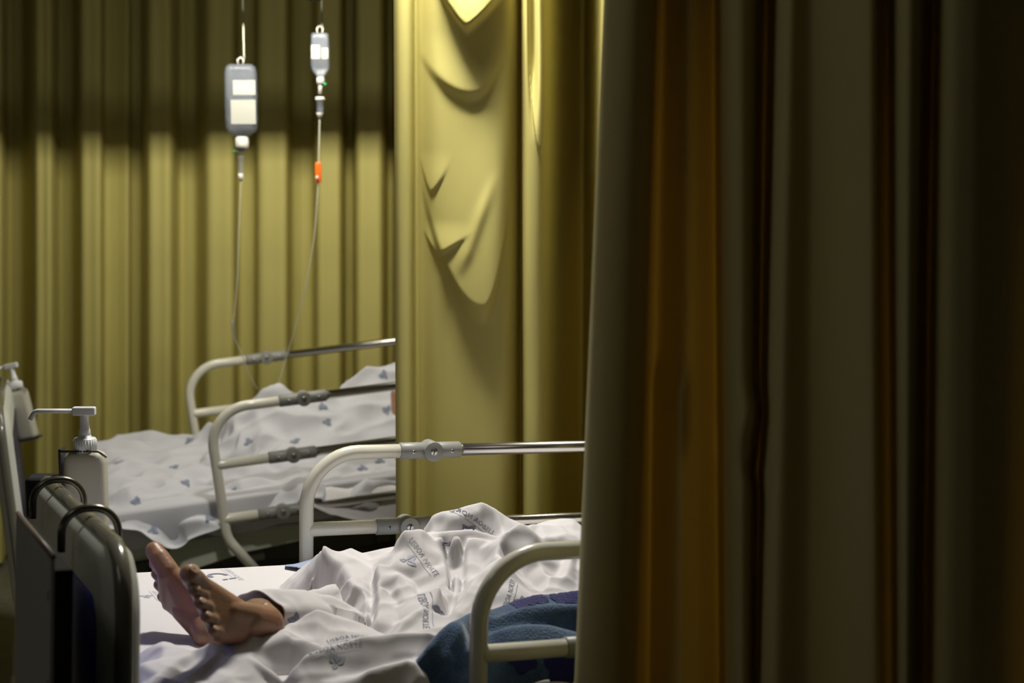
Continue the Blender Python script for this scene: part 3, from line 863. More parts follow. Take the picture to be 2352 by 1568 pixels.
F1a = [(763, 1290, .57), (785, 1300, .55), (812, 1285, .56), (835, 1298, .54), (850, 1308, .52)]
F1b = [(780, 1335, .49), (805, 1330, .49), (830, 1330, .485), (848, 1340, .47)]
P1r = [(797, 1352, .455), (812, 1347, .455), (832, 1353, .45)]
P1v = [(806, 1364, .455), (822, 1378, .44), (836, 1398, .405), (840, 1410, .38)]
P1e = [(838, 1356, .44), (842, 1378, .41), (845, 1400, .37), (840, 1414, .35)]
P1f = [(850, 1352, .46), (855, 1385, .42), (855, 1410, .385)]
C2 = [(848, 1288, .57), (855, 1306, .53), (858, 1340, .485), (857, 1370, .455), (857, 1400, .42), (857, 1425, .375), (860, 1446, .33)]
F2l = [(856, 1287, .52), (862, 1300, .48), (866, 1325, .44), (867, 1360, .395), (866, 1400, .35), (864, 1425, .315), (866, 1444, .295)]
F2t = [(900, 1268, .53), (930, 1262, .50), (965, 1252, .49), (995, 1250, .50)]
F2m = [(900, 1300, .465), (930, 1305, .455), (975, 1305, .45), (1005, 1300, .455)]
B1 = [(898, 1322, .43), (915, 1322, .425), (932, 1333, .41), (944, 1350, .39), (948, 1368, .365), (940, 1385, .345)]
B1v = [(900, 1312, .455), (925, 1316, .455), (945, 1328, .445), (958, 1348, .42), (962, 1370, .385)]
B2 = [(890, 1345, .405), (910, 1352, .395), (925, 1370, .37), (930, 1385, .35)]
B2v = [(885, 1358, .41), (905, 1372, .395), (918, 1392, .36)]
B3 = [(884, 1380, .37), (895, 1410, .33), (903, 1435, .295)]
B3v = [(903, 1395, .355), (915, 1425, .315)]
F2r = [(1010, 1256, .50), (1018, 1280, .47), (1026, 1310, .43), (1029, 1340, .395), (1027, 1375, .355), (1023, 1405, .32), (1019, 1432, .29)]
R6 = [(893, 1457, .245), (915, 1440, .26), (940, 1420, .275), (965, 1400, .29), (987, 1383, .305), (1003, 1362, .325), (1011, 1350, .335)]
R6v = [(905, 1462, .245), (940, 1443, .26), (975, 1415, .28), (1003, 1385, .30), (1016, 1362, .325)]
C3 = [(1020, 1262, .53), (1030, 1290, .50), (1036, 1330, .46), (1036, 1370, .42), (1030, 1405, .375), (1024, 1434, .33)]
F4 = [(1032, 1262, .49), (1040, 1290, .46), (1046, 1320, .425), (1046, 1350, .39), (1040, 1385, .35), (1030, 1425, .305)]
C4 = [(1062, 1268, .52), (1066, 1290, .49), (1064, 1320, .455), (1064, 1350, .42), (1060, 1375, .385)]
F5 = [(1072, 1262, .49), (1074, 1290, .46), (1072, 1320, .43), (1073, 1345, .40)]
F5m = [(1100, 1262, .48), (1112, 1290, .455), (1112, 1315, .43)]
R7 = [(1004, 1452, .225), (1012, 1435, .24), (1030, 1410, .26), (1052, 1386, .28), (1074, 1358, .30), (1095, 1330, .33), (1120, 1305, .36), (1150, 1285, .39)]
R7v = [(1015, 1456, .215), (1040, 1428, .235), (1070, 1395, .255), (1100, 1362, .285), (1130, 1335, .315)]
U1 = [(985, 1229, .54), (1010, 1227, .54), (1040, 1222, .54), (1068, 1219, .54), (1090, 1216, .54), (1110, 1224, .535), (1140, 1231, .53), (1158, 1230, .53)]
U1v = [(985, 1222, .575), (1040, 1229, .57), (1090, 1226, .57), (1140, 1236, .565)]
U2 = [(1000, 1243, .51), (1018, 1235, .51), (1042, 1229, .51), (1062, 1232, .505), (1100, 1238, .50), (1136, 1244, .495)]
U2v = [(1000, 1236, .53), (1040, 1238, .53), (1090, 1236, .53), (1138, 1241, .52)]
O1 = [(1038, 1254, .50), (1050, 1250, .50), (1066, 1268, .485)]
O1v = [(1036, 1266, .515), (1050, 1268, .52), (1062, 1278, .51)]
CO = [(1140, 1275, .43), (1146, 1252, .45), (1156, 1232, .47), (1170, 1215, .49), (1185, 1206, .50), (1200, 1206, .50), (1216, 1216, .49), (1232, 1232, .475)]
COv = [(1160, 1262, .50), (1172, 1240, .53), (1190, 1229, .55), (1208, 1234, .55), (1222, 1246, .52)]
COf = [(1165, 1285, .45), (1186, 1275, .455), (1215, 1262, .46), (1245, 1250, .475)]
G1 = [(1240, 1232, .50), (1275, 1242, .49), (1300, 1225, .51)]
G1v = [(1255, 1255, .49), (1290, 1258, .485), (1340, 1262, .47)]
R8 = [(1170, 1300, .425), (1185, 1318, .405), (1200, 1335, .385), (1216, 1352, .365), (1232, 1370, .345)]
R8v = [(1188, 1300, .45), (1206, 1322, .43), (1228, 1345, .405), (1245, 1366, .375)]
R9 = [(1232, 1282, .46), (1246, 1300, .43), (1256, 1325, .40), (1262, 1322, .395), (1250, 1345, .37), (1238, 1362, .355)]
R10 = [(1312, 1282, .45), (1305, 1310, .415), (1292, 1332, .385), (1278, 1346, .365), (1293, 1362, .345)]
R10v = [(1295, 1278, .48), (1285, 1305, .445), (1270, 1330, .415)]
R11 = [(1330, 1290, .46), (1325, 1330, .41), (1322, 1362, .37)]
SHL = [(1090, 1400, .25), (1140, 1385, .265), (1200, 1380, .28), (1260, 1375, .30), (1330, 1372, .31)]
NEARB = [(1060, 1505, .15), (1120, 1490, .17), (1200, 1480, .18), (1330, 1475, .19)]
back = [('uvz', .98, .62, ZM1 + .17), ('uvz', .98, .80, ZM1 + .06), ('uvz', .98, .93, ZM1 + .006), ('uvz', .60, .95, ZM1 + .006), ('uvz', .40, .90, ZM1 + .010), ('uvz', .30, .93, ZM1 + .008), ('uvz', .20, .88, ZM1 + .010), ('uvz', .12, .90, ZM1 + .006), ('uvz', .04, .86, ZM1 + .006)]
loop = [(270, 1660, .03), (400, 1648, .03), (560, 1636, .03), (700, 1626, .03), (850, 1612, .03), (1000, 1600, .03), (1090, 1612, .07), (1160, 1590, .13), (1330, 1570, .15), ('uvz', .98, .16, ZM1 + .004), ('uvz', .98, .35, ZM1 + .12)] + back + \
    [LA[0], LB[1], LB[0], (650, 1372, .665), (700, 1380, .63), (735, 1390, .58), (760, 1402, .52), (790, 1420, .44), (815, 1436, .39), (832, 1447, .36), (840, 1458, .335)] + V2[:4][::-1] + V4[::-1] + [(270, 1560, .30)]
lines = [R1, V1, R2, V2[3:], R3, R3v, R4, D1, D1v, D2, D2v, D3, D3v, D0, LOW, LR, L1, L1v, LA, TOP, TOP2, TOP3, TOPR, F1a, F1b, P1r, P1v, P1e, P1f, C2, F2l, F2t, F2m, B1, B1v, B2, B2v, B3, B3v, F2r,
         R6, R6v, C3, F4, C4, F5, F5m, R7, R7v, U1, U1v, U2, U2v, O1, O1v, CO, COv, COf, G1, G1v, R8, R8v, R9, R10, R10v, R11, SHL, NEARB,
         [('uvz', .15, .76, ZM1 + .05), ('uvz', .30, .76, ZM1 + .06), ('uvz', .50, .78, ZM1 + .07)],
         [(1100, 1186, .575), (1060, 1190, .575), (1020, 1200, .575)], [(1150, 1210, .565)], [(1280, 1203, .585)]]
sheet1, bv1 = traced_cloth('bed_sheet', M1, lines, loop, MAT['sheet'], fold=.3)
tag(sheet1, 'crumpled white printed sheet over the person on the near bed', 'sheet')
for px, py, d, mir, mt, s in ((1088, 1205, (-22, -15), True, 'print', 1.0), (958, 1278, (16, 22), False, 'print_faint', 1.0), (992, 1395, (-3, 22), True, 'print', 1.0), (1022, 1243, (18, -12), False, 'print', .55),
                              (1180, 1375, (8, -22), False, 'print', 1.0), (800, 1470, (24, -3), False, 'print', .8), (765, 1498, (22, -4), False, 'print_faint', .9)):
    stamp(sheet1, M1, bv1, px, py, d, mir, mt, s, words=s > .6)

# pale blue cloth tucked at the far edge of the bed
bl, _ = traced_cloth('folded_cloth', M1, [[(664, 1297, .94), (690, 1290, .93), (720, 1284, .93), (727, 1277, .93), (745, 1284, .93)], [(850, 1285, .92), (870, 1268, .92), (885, 1263, .92), (898, 1264, .92), (912, 1270, .92)]],
                     [(655, 1300, .90), (700, 1300, .86), (760, 1297, .86), (850, 1290, .86), (930, 1284, .86), (930, 1285, .95), (850, 1290, .955), (740, 1294, .955), (655, 1299, .955)], MAT['pale_blue'])
tag(bl, 'pale blue cloth tucked along the far edge of the near bed', 'cloth')

# ------------------------------------------------------------------ blue fleece blanket
bk1 = [(1040, 1436, .10), (1075, 1408, .13), (1105, 1397, .16), (1130, 1394, .20), (1170, 1383, .235), (1230, 1368, .25), (1290, 1361, .26), (1330, 1358, .26), (1420, 1356, .27)]
bk1v = [(1120, 1424, .16), (1170, 1408, .19), (1230, 1398, .21), (1330, 1394, .22), (1420, 1392, .22)]
bk2 = [(1070, 1440, .10), (1100, 1430, .115), (1130, 1420, .118), (1165, 1408, .124), (1200, 1400, .128), (1260, 1394, .130), (1330, 1392, .130), (1420, 1392, .130)]
bk2v = [(1080, 1466, .092), (1115, 1456, .100), (1165, 1446, .106), (1200, 1442, .108), (1260, 1444, .108), (1330, 1456, .106), (1420, 1462, .104)]
bk3 = [(1075, 1480, .075), (1115, 1455, .085), (1165, 1438, .092), (1210, 1434, .094), (1260, 1437, .094), (1330, 1452, .092), (1420, 1462, .090)]
bk4 = [(1000, 1560, .040), (1060, 1525, .042), (1115, 1490, .060), (1200, 1482, .066), (1330, 1482, .066), (1420, 1490, .066)]
bk5 = [(1060, 1575, .035), (1115, 1565, .036), (1200, 1560, .036), (1330, 1552, .036), (1420, 1550, .036)]
dA = [(1035, 1436, .098), (1010, 1460, .085), (985, 1490, .07), (960, 1525, .06), (940, 1560, .05)]
dAv = [(1048, 1450, .085), (1025, 1480, .072), (1000, 1515, .06), (980, 1560, .05)]
dB = [(1062, 1446, .080), (1045, 1475, .070), (1022, 1510, .055), (1008, 1550, .045)]
dBv = [(1070, 1490, .062), (1050, 1520, .052), (1035, 1560, .045)]
bloop = [(905, 1590, .05), (905, 1556, .07), (935, 1530, .08), (962, 1506, .085), (985, 1482, .09), (1010, 1456, .095), (1026, 1442, .10), (1050, 1430, .125), (1072, 1416, .16), (1110, 1412, .20), (1150, 1404, .235), (1230, 1390, .28), (1330, 1380, .29), (1440, 1380, .30), (1440, 1500, .060), (1440, 1660, .032), (1250, 1670, .032), (1100, 1670, .032), (960, 1650, .034)]
blanket, bvb = traced_cloth('fleece_blanket', M1, [bk1, bk1v, bk2, bk2v, bk3, bk4, bk5, dA, dAv, dB, dBv], bloop, MAT['blanket'], wr=(.006, 8, .0, 22), sigma=1.4, fold=.5, solid=.006)
tag(blanket, 'blue fleece blanket bunched behind the nearest side rail', 'blanket')
for k, (x, y, rr) in enumerate(((1192, 1386, .020), (1215, 1378, .016), (1240, 1374, .018), (1285, 1370, .022), (1310, 1366, .024), (1330, 1372, .022), (1200, 1510, .03), (1290, 1530, .035), (1340, 1500, .03))):
    bm = bmesh.new(); c0 = bm.verts.new((0, 0, 0)); ring = []
    for q in range(25):
        a = 2 * math.pi * q / 25; r = rr * (.7 + .3 * abs(math.sin(2.5 * a + k))); ring.append([bm.verts.new((r * f * math.cos(a), r * f * math.sin(a), 0)) for f in (.35, .7, 1)])
    for q in range(25):
        A, B = ring[q], ring[(q + 1) % 25]; bm.faces.new((c0, A[0], B[0])); bm.faces.new((A[0], A[1], B[1], B[0])); bm.faces.new((A[1], A[2], B[2], B[1]))
    if drape_verts(bm, M1, bvb, x, y, (10, 0), off=.0012):
        mm = bpy.data.meshes.new('woven_flower'); bm.to_mesh(mm); mesh_obj('woven_flower', mm, MAT['blanket_flower'], blanket)
    bm.free()


# ------------------------------------------------------------------ people
def capsule(bm, p0, r0, p1, r1, n=14): hull(bm, ((p0, r0), (p1, r1)), n)


def hull(bm, balls, n=14):
    t = bmesh.new()
    for p, r in balls:
        s = bmesh.ops.create_uvsphere(t, u_segments=n, v_segments=n // 2 + 2, radius=r)
        bmesh.ops.translate(t, verts=s['verts'], vec=Vector(p))
    h = bmesh.ops.convex_hull(t, input=t.verts[:])
    g = list({e for e in h['geom_interior'] + h['geom_unused'] if isinstance(e, bmesh.types.BMVert)})
    bmesh.ops.delete(t, geom=g, context='VERTS')
    me = bpy.data.meshes.new('c'); t.to_mesh(me); t.free(); bm.from_mesh(me); bpy.data.meshes.remove(me)


def ellipsoid(bm, c, r, R=None):
    s = bmesh.ops.create_uvsphere(bm, u_segments=24, v_segments=16, radius=1)
    for v in s['verts']:
        q = Vector((v.co.x * r[0], v.co.y * r[1], v.co.z * r[2]))
        if R is not None: q = R @ q
        v.co = q + Vector(c)


TOES = [  # metatarsal head, joint, tip, radii
    ((.176, -.033, .022), .0205, (.208, -.037, .021), .0160, (.228, -.035, .022), .0165),
    ((.176, -.012, .018), .0145, (.203, -.0125, .026), .0102, (.219, -.0115, .017), .0106),
    ((.168, .0070, .017), .0140, (.192, .0075, .025), .0098, (.206, .0085, .016), .0102),
    ((.157, .0250, .016), .0135, (.178, .0268, .023), .0094, (.191, .0280, .015), .0098),
    ((.143, .0400, .015), .0135, (.160, .0450, .020), .0090, (.172, .0460, .014), .0094)]


def foot(bm, Mf, side, legdir, nails):
    """side=+1 left foot (little toe on +y). Mf maps foot frame (x toes, y left, z instep) to the bed frame"""
    def P(p): return Mf @ Vector((p[0], p[1] * side, p[2]))
    def C(a, ra, b, rb): capsule(bm, P(a), ra, P(b), rb)
    C((.030, 0, .030), .0300, (.055, .004, .034), .0270)
    C((.030, 0, .030), .0285, (.030, 0, .075), .0215)
    C((.050, 0, .070), .0310, (.085, .002, .056), .0290)
    C((.040, .008, .034), .0270, (.110, .020, .024), .0220)
    C((.060, -.006, .052), .0260, (.120, -.014, .040), .0220)
    C((.085, .000, .060), .0250, (.130, .000, .040), .0190)
    C((.052, -.028, .078), .0110, (.052, .029, .072), .0110)      # ankle bones
    sc_ = Mf.median_scale
    hull(bm, [(P(h), rh * sc_ * .97) for h, rh, *_ in TOES] + [(P((.100, -.010, .044)), .024), (P((.095, .020, .030)), .022), (P((.125, -.010, .042)), .019)])
    for h, rh, j, rj, t, rt in TOES:
        j = tuple(a * .55 + b * .45 for a, b in zip(h, j)) if j[1] > -.03 else j; t = (t[0] - .006, t[1], t[2]) if t[1] > -.03 else t
        C(h, rh * .98, j, rj * 1.18); C(j, rj * 1.1, t, rt)
    C((.170, -.030, .018), .0185, (.150, .028, .015), .0150)        # ball pad
    for k, (h, rh, j, rj, t, rt) in enumerate(TOES):
        c = P((t[0] + rt * .30, t[1], t[2] + rt * .74)); s = .62 if k == 0 else .62
        t = (t[0] - .006, t[1], t[2]) if t[1] > -.03 else t
        c = P((t[0] + rt * .30, t[1], t[2] + rt * .74)); R = (Mf.to_3x3()).normalized() @ Matrix.Rotation(.55, 3, 'Y')
        nails.append((c, (rt * .62, rt * .60, .0014), R))


def make_person(name, M, label, feet, hips, zm, cover, cuff_u=-.215, voxel=.0026, hand=None):
    """feet: list of (heel, toe direction, inward-facing side axis) per side in the bed frame; the body lies on its back"""
    bm = bmesh.new(); nails = []
    for side, heel, td, lat, knee, hip, way in feet:
        hv, tip, dirv = Vector(heel), Vector(td), Vector(td) - Vector(heel)
        for _ in range(12):                                         # turn the foot until its big toe is where it should be
            x = dirv.normalized(); y = Vector(lat); y = (y - x * y.dot(x)).normalized(); z = x.cross(y) * (1 if side > 0 else -1)
            yy = y * side
            w_ = .86; Mf = Matrix(((x.x, yy.x * w_, z.x, hv.x), (x.y, yy.y * w_, z.y, hv.y), (x.z, yy.z * w_, z.z, hv.z), (0, 0, 0, 1))) @ Matrix.Scale(dirv.length / .230, 4)
            dirv += (tip - Mf @ Vector((.230, -.035 * side, .022))) * .7
        foot(bm, Mf, side, None, nails)
        k = Vector(knee); h = Vector(hip); a = Mf @ Vector((.048, 0, .068))
        ch = [(a, .034)] + [(Vector(p), r) for p, r in way] + [(k, .036)]
        for (p, r), (q, t) in zip(ch, ch[1:]): capsule(bm, p, r, q, t)
        ach = Mf @ Vector((.022, 0, .060)); capsule(bm, ach, .019, Vector(way[0][0]) + Vector((0, 0, -.008)), .026)
        capsule(bm, k, .036, h, .078)
    hx, hz = hips, zm
    hl, hr = Vector(feet[0][5]), Vector(feet[1][5]); pc = (hl + hr) / 2
    capsule(bm, hl, .085, hr, .085)
    w = Vector((1, 0, 0))
    for dv in (-.07, .07):
        capsule(bm, pc + Vector((0, dv, 0)), .092, pc + Vector((.20, dv, 0)), .085); capsule(bm, pc + Vector((.20, dv, 0)), .085, pc + Vector((.42, dv, .01)), .098)
    sh = pc + Vector((.50, 0, .01))
    capsule(bm, sh + Vector((0, -.15, 0)), .055, sh + Vector((0, .15, 0)), .055)
    for s in (-1, 1):
        e = sh + Vector((-.26, s * .24, -.01)); wr = e + Vector((-.22, -s * .03, .02))
        capsule(bm, sh + Vector((0, s * .17, 0)), .052, e, .040); capsule(bm, e, .040, wr, .026)
        capsule(bm, wr, .026, wr + Vector((-.07, 0, .0)), .026)
        for q in range(4):
            b0 = wr + Vector((-.075, (q - 1.5) * .019, 0)); capsule(bm, b0, .009, b0 + Vector((-.055 + abs(q - 1.3) * .008, 0, -.008)), .008)
        capsule(bm, wr + Vector((-.02, -s * .026, 0)), .011, wr + Vector((-.075, -s * .046, -.004)), .009)
    if hand is not None:                                              # one hand rests on top of the sheet
        wr = hand + Vector((.07, .01, .0)); capsule(bm, sh + Vector((-.24, -.2, .02)), .036, wr, .024)
        capsule(bm, wr, .025, hand, .027)
        for q in range(4):
            b0 = hand + Vector((-.015, (q - 1.5) * .018, .004)); m0 = b0 + Vector((-.030 + abs(q - 1.3) * .004, 0, .006)); capsule(bm, b0, .009, m0, .0085); capsule(bm, m0, .0085, m0 + Vector((-.022, 0, -.016)), .0075)
        capsule(bm, hand + Vector((.02, -.024, 0)), .011, hand + Vector((-.02, -.042, -.004)), .009)
    nk = sh + Vector((.06, 0, .02)); hd = nk + Vector((.17, 0, .045))
    capsule(bm, nk, .056, nk + Vector((.09, 0, .02)), .052)
    ellipsoid(bm, hd, (.115, .078, .095)); ellipsoid(bm, hd + Vector((-.055, 0, .03)), (.06, .052, .055))
    ellipsoid(bm, hd + Vector((-.015, 0, .10)), (.022, .013, .018))                                  # nose
    for s in (-1, 1):
        ellipsoid(bm, hd + Vector((.0, s * .080, .0)), (.030, .010, .018)); ellipsoid(bm, hd + Vector((.012, s * .031, .086)), (.012, .016, .008))
    capsule(bm, hd + Vector((-.062, -.02, .078)), .009, hd + Vector((-.062, .02, .078)), .009)
    me = bpy.data.meshes.new(name); bm.to_mesh(me); bm.free()
    o = mesh_obj(name, me, MAT['skin'], None, M=M)
    m = o.modifiers.new('r', 'REMESH'); m.mode = 'VOXEL'; m.voxel_size = voxel; m.use_smooth_shade = True
    m = o.modifiers.new('s', 'SMOOTH'); m.factor = .5; m.iterations = 3
    bake(o); o.data.materials.clear(); o.data.materials.append(MAT['skin'])
    for v in o.data.vertices:                     # the covered body stays under its sheet
        c = v.co.copy()
        if c.x > cuff_u:
            tops = [q.z for q in (k_.ray_cast(Vector((c.x, c.y, zm + .6)), Vector((0, 0, -1)))[0] for k_ in cover) if q is not None]
            lim = (max(tops) if tops else zm) - (.006 if hand is None else .02)
            if hand is not None and (c - hand).length < .06: continue
            if c.x < .9 and c.z > lim: v.co.z = lim
    tag(o, label, 'person')
    for c, r, R in (nails if hand is None else []):
        bm = bmesh.new(); ellipsoid(bm, c, r, R); mesh_obj('toenail', bm, MAT['nail'], o)
    bm = bmesh.new(); s = bmesh.ops.create_uvsphere(bm, u_segments=28, v_segments=18, radius=1)
    for v in s['verts']:
        q = Vector((v.co.x * .122 + .018, v.co.y * .086, v.co.z * .100 - .012)); v.co = q + hd
    mesh_obj('hair', bm, MAT['hair'], o)
    return o


# ---- trousers: loose white pyjama leg with an open cuff (a garment of the person)
def trouser_leg(axis, radii, squash, name, seed, clampu=-9):
    bm = bmesh.new(); pts = [Vector(p) for p in axis]; n = 48; rings = []
    N = 60
    for i in range(N + 1):
        t = i / N * (len(pts) - 1); k = min(int(t), len(pts) - 2); f = t - k
        c = pts[k].lerp(pts[k + 1], f); r = radii[k] + (radii[k + 1] - radii[k]) * f
        ax = (pts[k + 1] - pts[k]).normalized(); up = Vector((0, 0, 1)); sd = ax.cross(up).normalized(); up = sd.cross(ax)
        ring = []
        for q in range(n):
            a = 2 * math.pi * q / n
            d = noise.noise(Vector((c.x * 14 + seed, math.cos(a) * 1.2, math.sin(a) * 1.2))) * .010 + noise.noise(Vector((c.x * 40 + seed, math.cos(a) * 2.5, math.sin(a) * 2.5))) * .003
            slant = .06 * math.cos(a - .6) * max(0, 1 - i / 12) if i < 12 else 0
            p = c + sd * math.cos(a) * (r + d) * squash + up * math.sin(a) * (r * .85 + d) + ax * slant * .35
            if p.z < ZM1 + .002: p.z = ZM1 + .002
            lo = bv1.ray_cast(p + Vector((0, 0, .3)), Vector((0, 0, -1)))[0]
            if lo is not None and p.x > clampu and p.z > lo.z - .003: p.z = lo.z - .003
            ring.append(bm.verts.new(p))
        rings.append(ring)
    for a, b in zip(rings, rings[1:]):
        for q in range(n): bm.faces.new((a[q], a[(q + 1) % n], b[(q + 1) % n], b[q]))
    o = mesh_obj(name, bm, MAT['sheet'], None, M=M1)
    m = o.modifiers.new('solid', 'SOLIDIFY'); m.thickness = .002
    me = o.data; bv = BVHTree.FromPolygons([v.co.copy() for v in me.vertices], [tuple(p.vertices) for p in me.polygons])
    return o, bv


TA = [hit(M1, 590, 1420, 1, .320), hit(M1, 690, 1412, 1, .345), hit(M1, 770, 1424, 1, .365), hit(M1, 850, 1440, 1, .385)]
tl, tbv = trouser_leg(TA, [.054, .053, .042, .028], 1.05, 'trouser_leg', 3, TA[1].x + .05)
tr, tbv2 = trouser_leg([(-.23, .42, ZM1 + .032), (-.05, .50, ZM1 + .034), (.06, .52, ZM1 + .035), (.16, .54, ZM1 + .03)], [.034, .038, .038, .03], 1.15, 'trouser_leg', 9)
hL = hit(M1, 545, 1506, 1, .30); hR = hit(M1, 468, 1500, 1, .36)
tipL = hit(M1, 433, 1316, 1, .17); tipR = hit(M1, 353, 1262, 1, .50)
dL = tipL; dR = tipR
feet1 = [(+1, hL, dL, (.12, -.70, -.62), (.10, .42, ZM1 + .055), (.47, .42, ZM1 + .098), [(TA[0], .036), (TA[1], .037), (TA[2], .03)]),
         (-1, hR, dR, (-.1, .80, -.50), (.10, .52, ZM1 + .055), (.47, .58, ZM1 + .098), [((-.22, .425, ZM1 + .034), .028), ((-.05, .50, ZM1 + .036), .03)])]
person1 = make_person('person', M1, 'person lying with bare feet toward the near footboard in white pyjamas', feet1, .5, ZM1, [bv1, tbv, tbv2])


for t_ in (tl, tr): t_.parent = person1; t_.matrix_parent_inverse = Matrix.Identity(4); t_.matrix_basis = Matrix.Identity(4)
stamp(tl, M1, tbv, 663, 1418, (10, -20), False, 'print', .8, words=False)

# pillows
def pillow(M, c, label, mat):
    bm = bmesh.new(); s = bmesh.ops.create_cube(bm, size=1); bmesh.ops.subdivide_edges(bm, edges=bm.edges[:], cuts=14, use_grid_fill=True)
    for v in bm.verts:
        x, y, z = v.co * 2; e = max(0, (1 - abs(x) ** 3) * (1 - abs(y) ** 3)) ** .5
        v.co = Vector((c[0] + x * .19, c[1] + y * .30, c[2] + z * (.012 + .050 * e) + noise.noise(Vector((x * 2, y * 2, 3))) * .006))
    o = mesh_obj('pillow', bm, mat, None, M=M); return tag(o, label, 'pillow')


pillow(M1, (1.22, .5, ZM1 + .062), 'white pillow under the head end of the near bed', MAT['sheet'])

# ------------------------------------------------------------------ far bed linen
zz = ZM2
s2top = [(218, 1012, .93), (230, 1005, .93), (300, 1003, .93), (380, 1002, .92), (450, 1000, .90), (480, 985, .82), (505, 972, .75), (545, 940, .66), (580, 912, .60), (610, 893, .56), (640, 885, .55), (670, 888, .55), (700, 892, .55), (740, 906, .55), (770, 905, .57), (795, 885, .60), (815, 860, .60), (845, 842, .60), (880, 830, .60), (905, 824, .60), (1000, 812, .6)]
s2a = [(240, 1040, .72), (330, 1022, .76), (420, 1015, .78), (500, 1010, .74), (580, 1015, .62)]
s2b = [(250, 1020, .85), (340, 1015, .86), (430, 1012, .84)]
s2c = [(250, 1075, .50), (330, 1050, .58), (400, 1065, .52), (500, 1085, .42), (560, 1090, .36)]
s2d = [(240, 1120, .28), (320, 1095, .35), (400, 1105, .30), (480, 1120, .24), (540, 1075, .36)]
s2e = [(240, 1150, .12), (310, 1130, .17), (390, 1140, .13), (450, 1150, .09), (520, 1140, .10)]
s2f = [(580, 935, .54), (640, 930, .50), (700, 935, .48), (780, 960, .44), (860, 930, .48), (920, 900, .5)]
s2g = [(600, 985, .42), (680, 1000, .38), (760, 1000, .36), (840, 1010, .32), (930, 1000, .32)]
s2h = [(560, 1050, .33), (600, 1075, .26), (680, 1085, .20), (760, 1050, .22), (830, 1075, .16), (930, 1060, .16)]
s2i = [(550, 1110, .14), (590, 1150, .06), (640, 1140, .05), (700, 1120, .04), (780, 1095, .06), (850, 1120, .03), (930, 1100, .03)]
s2j = [(640, 1060, .26), (700, 1110, .10), (760, 1060, .2), (800, 1110, .07), (860, 1070, .15)]
sl2 = s2top + [(1000, 1120, .01), (930, 1185, .0), (860, 1185, -.004), (780, 1165, -.006), (720, 1140, -.008), (690, 1140, -.006), (650, 1190, -.006), (560, 1205, -.006), (480, 1222, -.006), (420, 1235, -.006), (400, 1262, -.006), (330, 1245, -.006), (250, 1215, -.006), (180, 1190, -.01), ('uvz', -.40, .3, zz + .01), ('uvz', -.40, .7, zz + .01)]
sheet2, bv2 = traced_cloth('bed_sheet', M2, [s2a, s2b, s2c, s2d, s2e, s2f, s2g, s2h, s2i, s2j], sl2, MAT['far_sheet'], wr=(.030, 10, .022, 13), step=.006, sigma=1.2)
tag(sheet2, 'blurred white printed sheet over raised knees on the far bed', 'sheet')
for x, y in ((425, 1018), (560, 1020), (262, 1065), (412, 1070), (415, 1105), (300, 1150), (305, 1240), (300, 1185), (545, 1120), (600, 1120), (750, 940), (760, 965), (880, 935), (690, 1010), (820, 1075), (860, 1060), (720, 1105), (870, 860), (480, 1180), (360, 1210)):
    stamp(sheet2, M2, bv2, x, y, (random.uniform(-20, 20), random.uniform(-20, 20)), False, 'far_print', 1.0, words=False, off=.003)

H2 = hit(M2, 938, 902, 1, .44)
feet2 = [(+1, Vector((-.22, .36, ZM2 + .004)), Vector((-.24, .30, ZM2 + .09)), (0, -.7, -.6), (.20, .42, ZM2 + .06), (.58, .42, ZM2 + .09), [((-.10, .38, ZM2 + .04), .03)]),
         (-1, Vector((-.22, .56, ZM2 + .004)), Vector((-.24, .62, ZM2 + .09)), (0, .8, -.5), (.20, .56, ZM2 + .06), (.58, .57, ZM2 + .09), [((-.10, .56, ZM2 + .04), .03)])]
person2 = make_person('person', M2, 'person on the far bed under a printed sheet, one hand resting on it', feet2, .5, ZM2, [bv2], -9, .005, H2)

# second layer of linen hanging at the near side of the far bed
r2, _ = traced_cloth('draw_sheet', M2, [[(700, 1120, .02), (740, 1118, .04), (800, 1130, .03), (850, 1105, .04), (905, 1120, .03)], [(715, 1150, -.0), (780, 1172, -.01), (850, 1180, -.01), (930, 1175, -.01)]],
                     [(690, 1118, .06), (780, 1098, .09), (860, 1080, .10), (960, 1080, .10), (960, 1212, -.035), (900, 1208, -.035), (830, 1200, -.035), (760, 1182, -.035), (715, 1160, -.03), (695, 1140, -.01)], MAT['sheet'], wr=(.006, 8, .003, 20), step=.006)
tag(r2, 'white draw sheet rolled at the near edge of the far bed', 'sheet')
pillow(M2, (1.25, .5, ZM2 + .085), 'white pillow at the raised head of the far bed', MAT['far_sheet'])

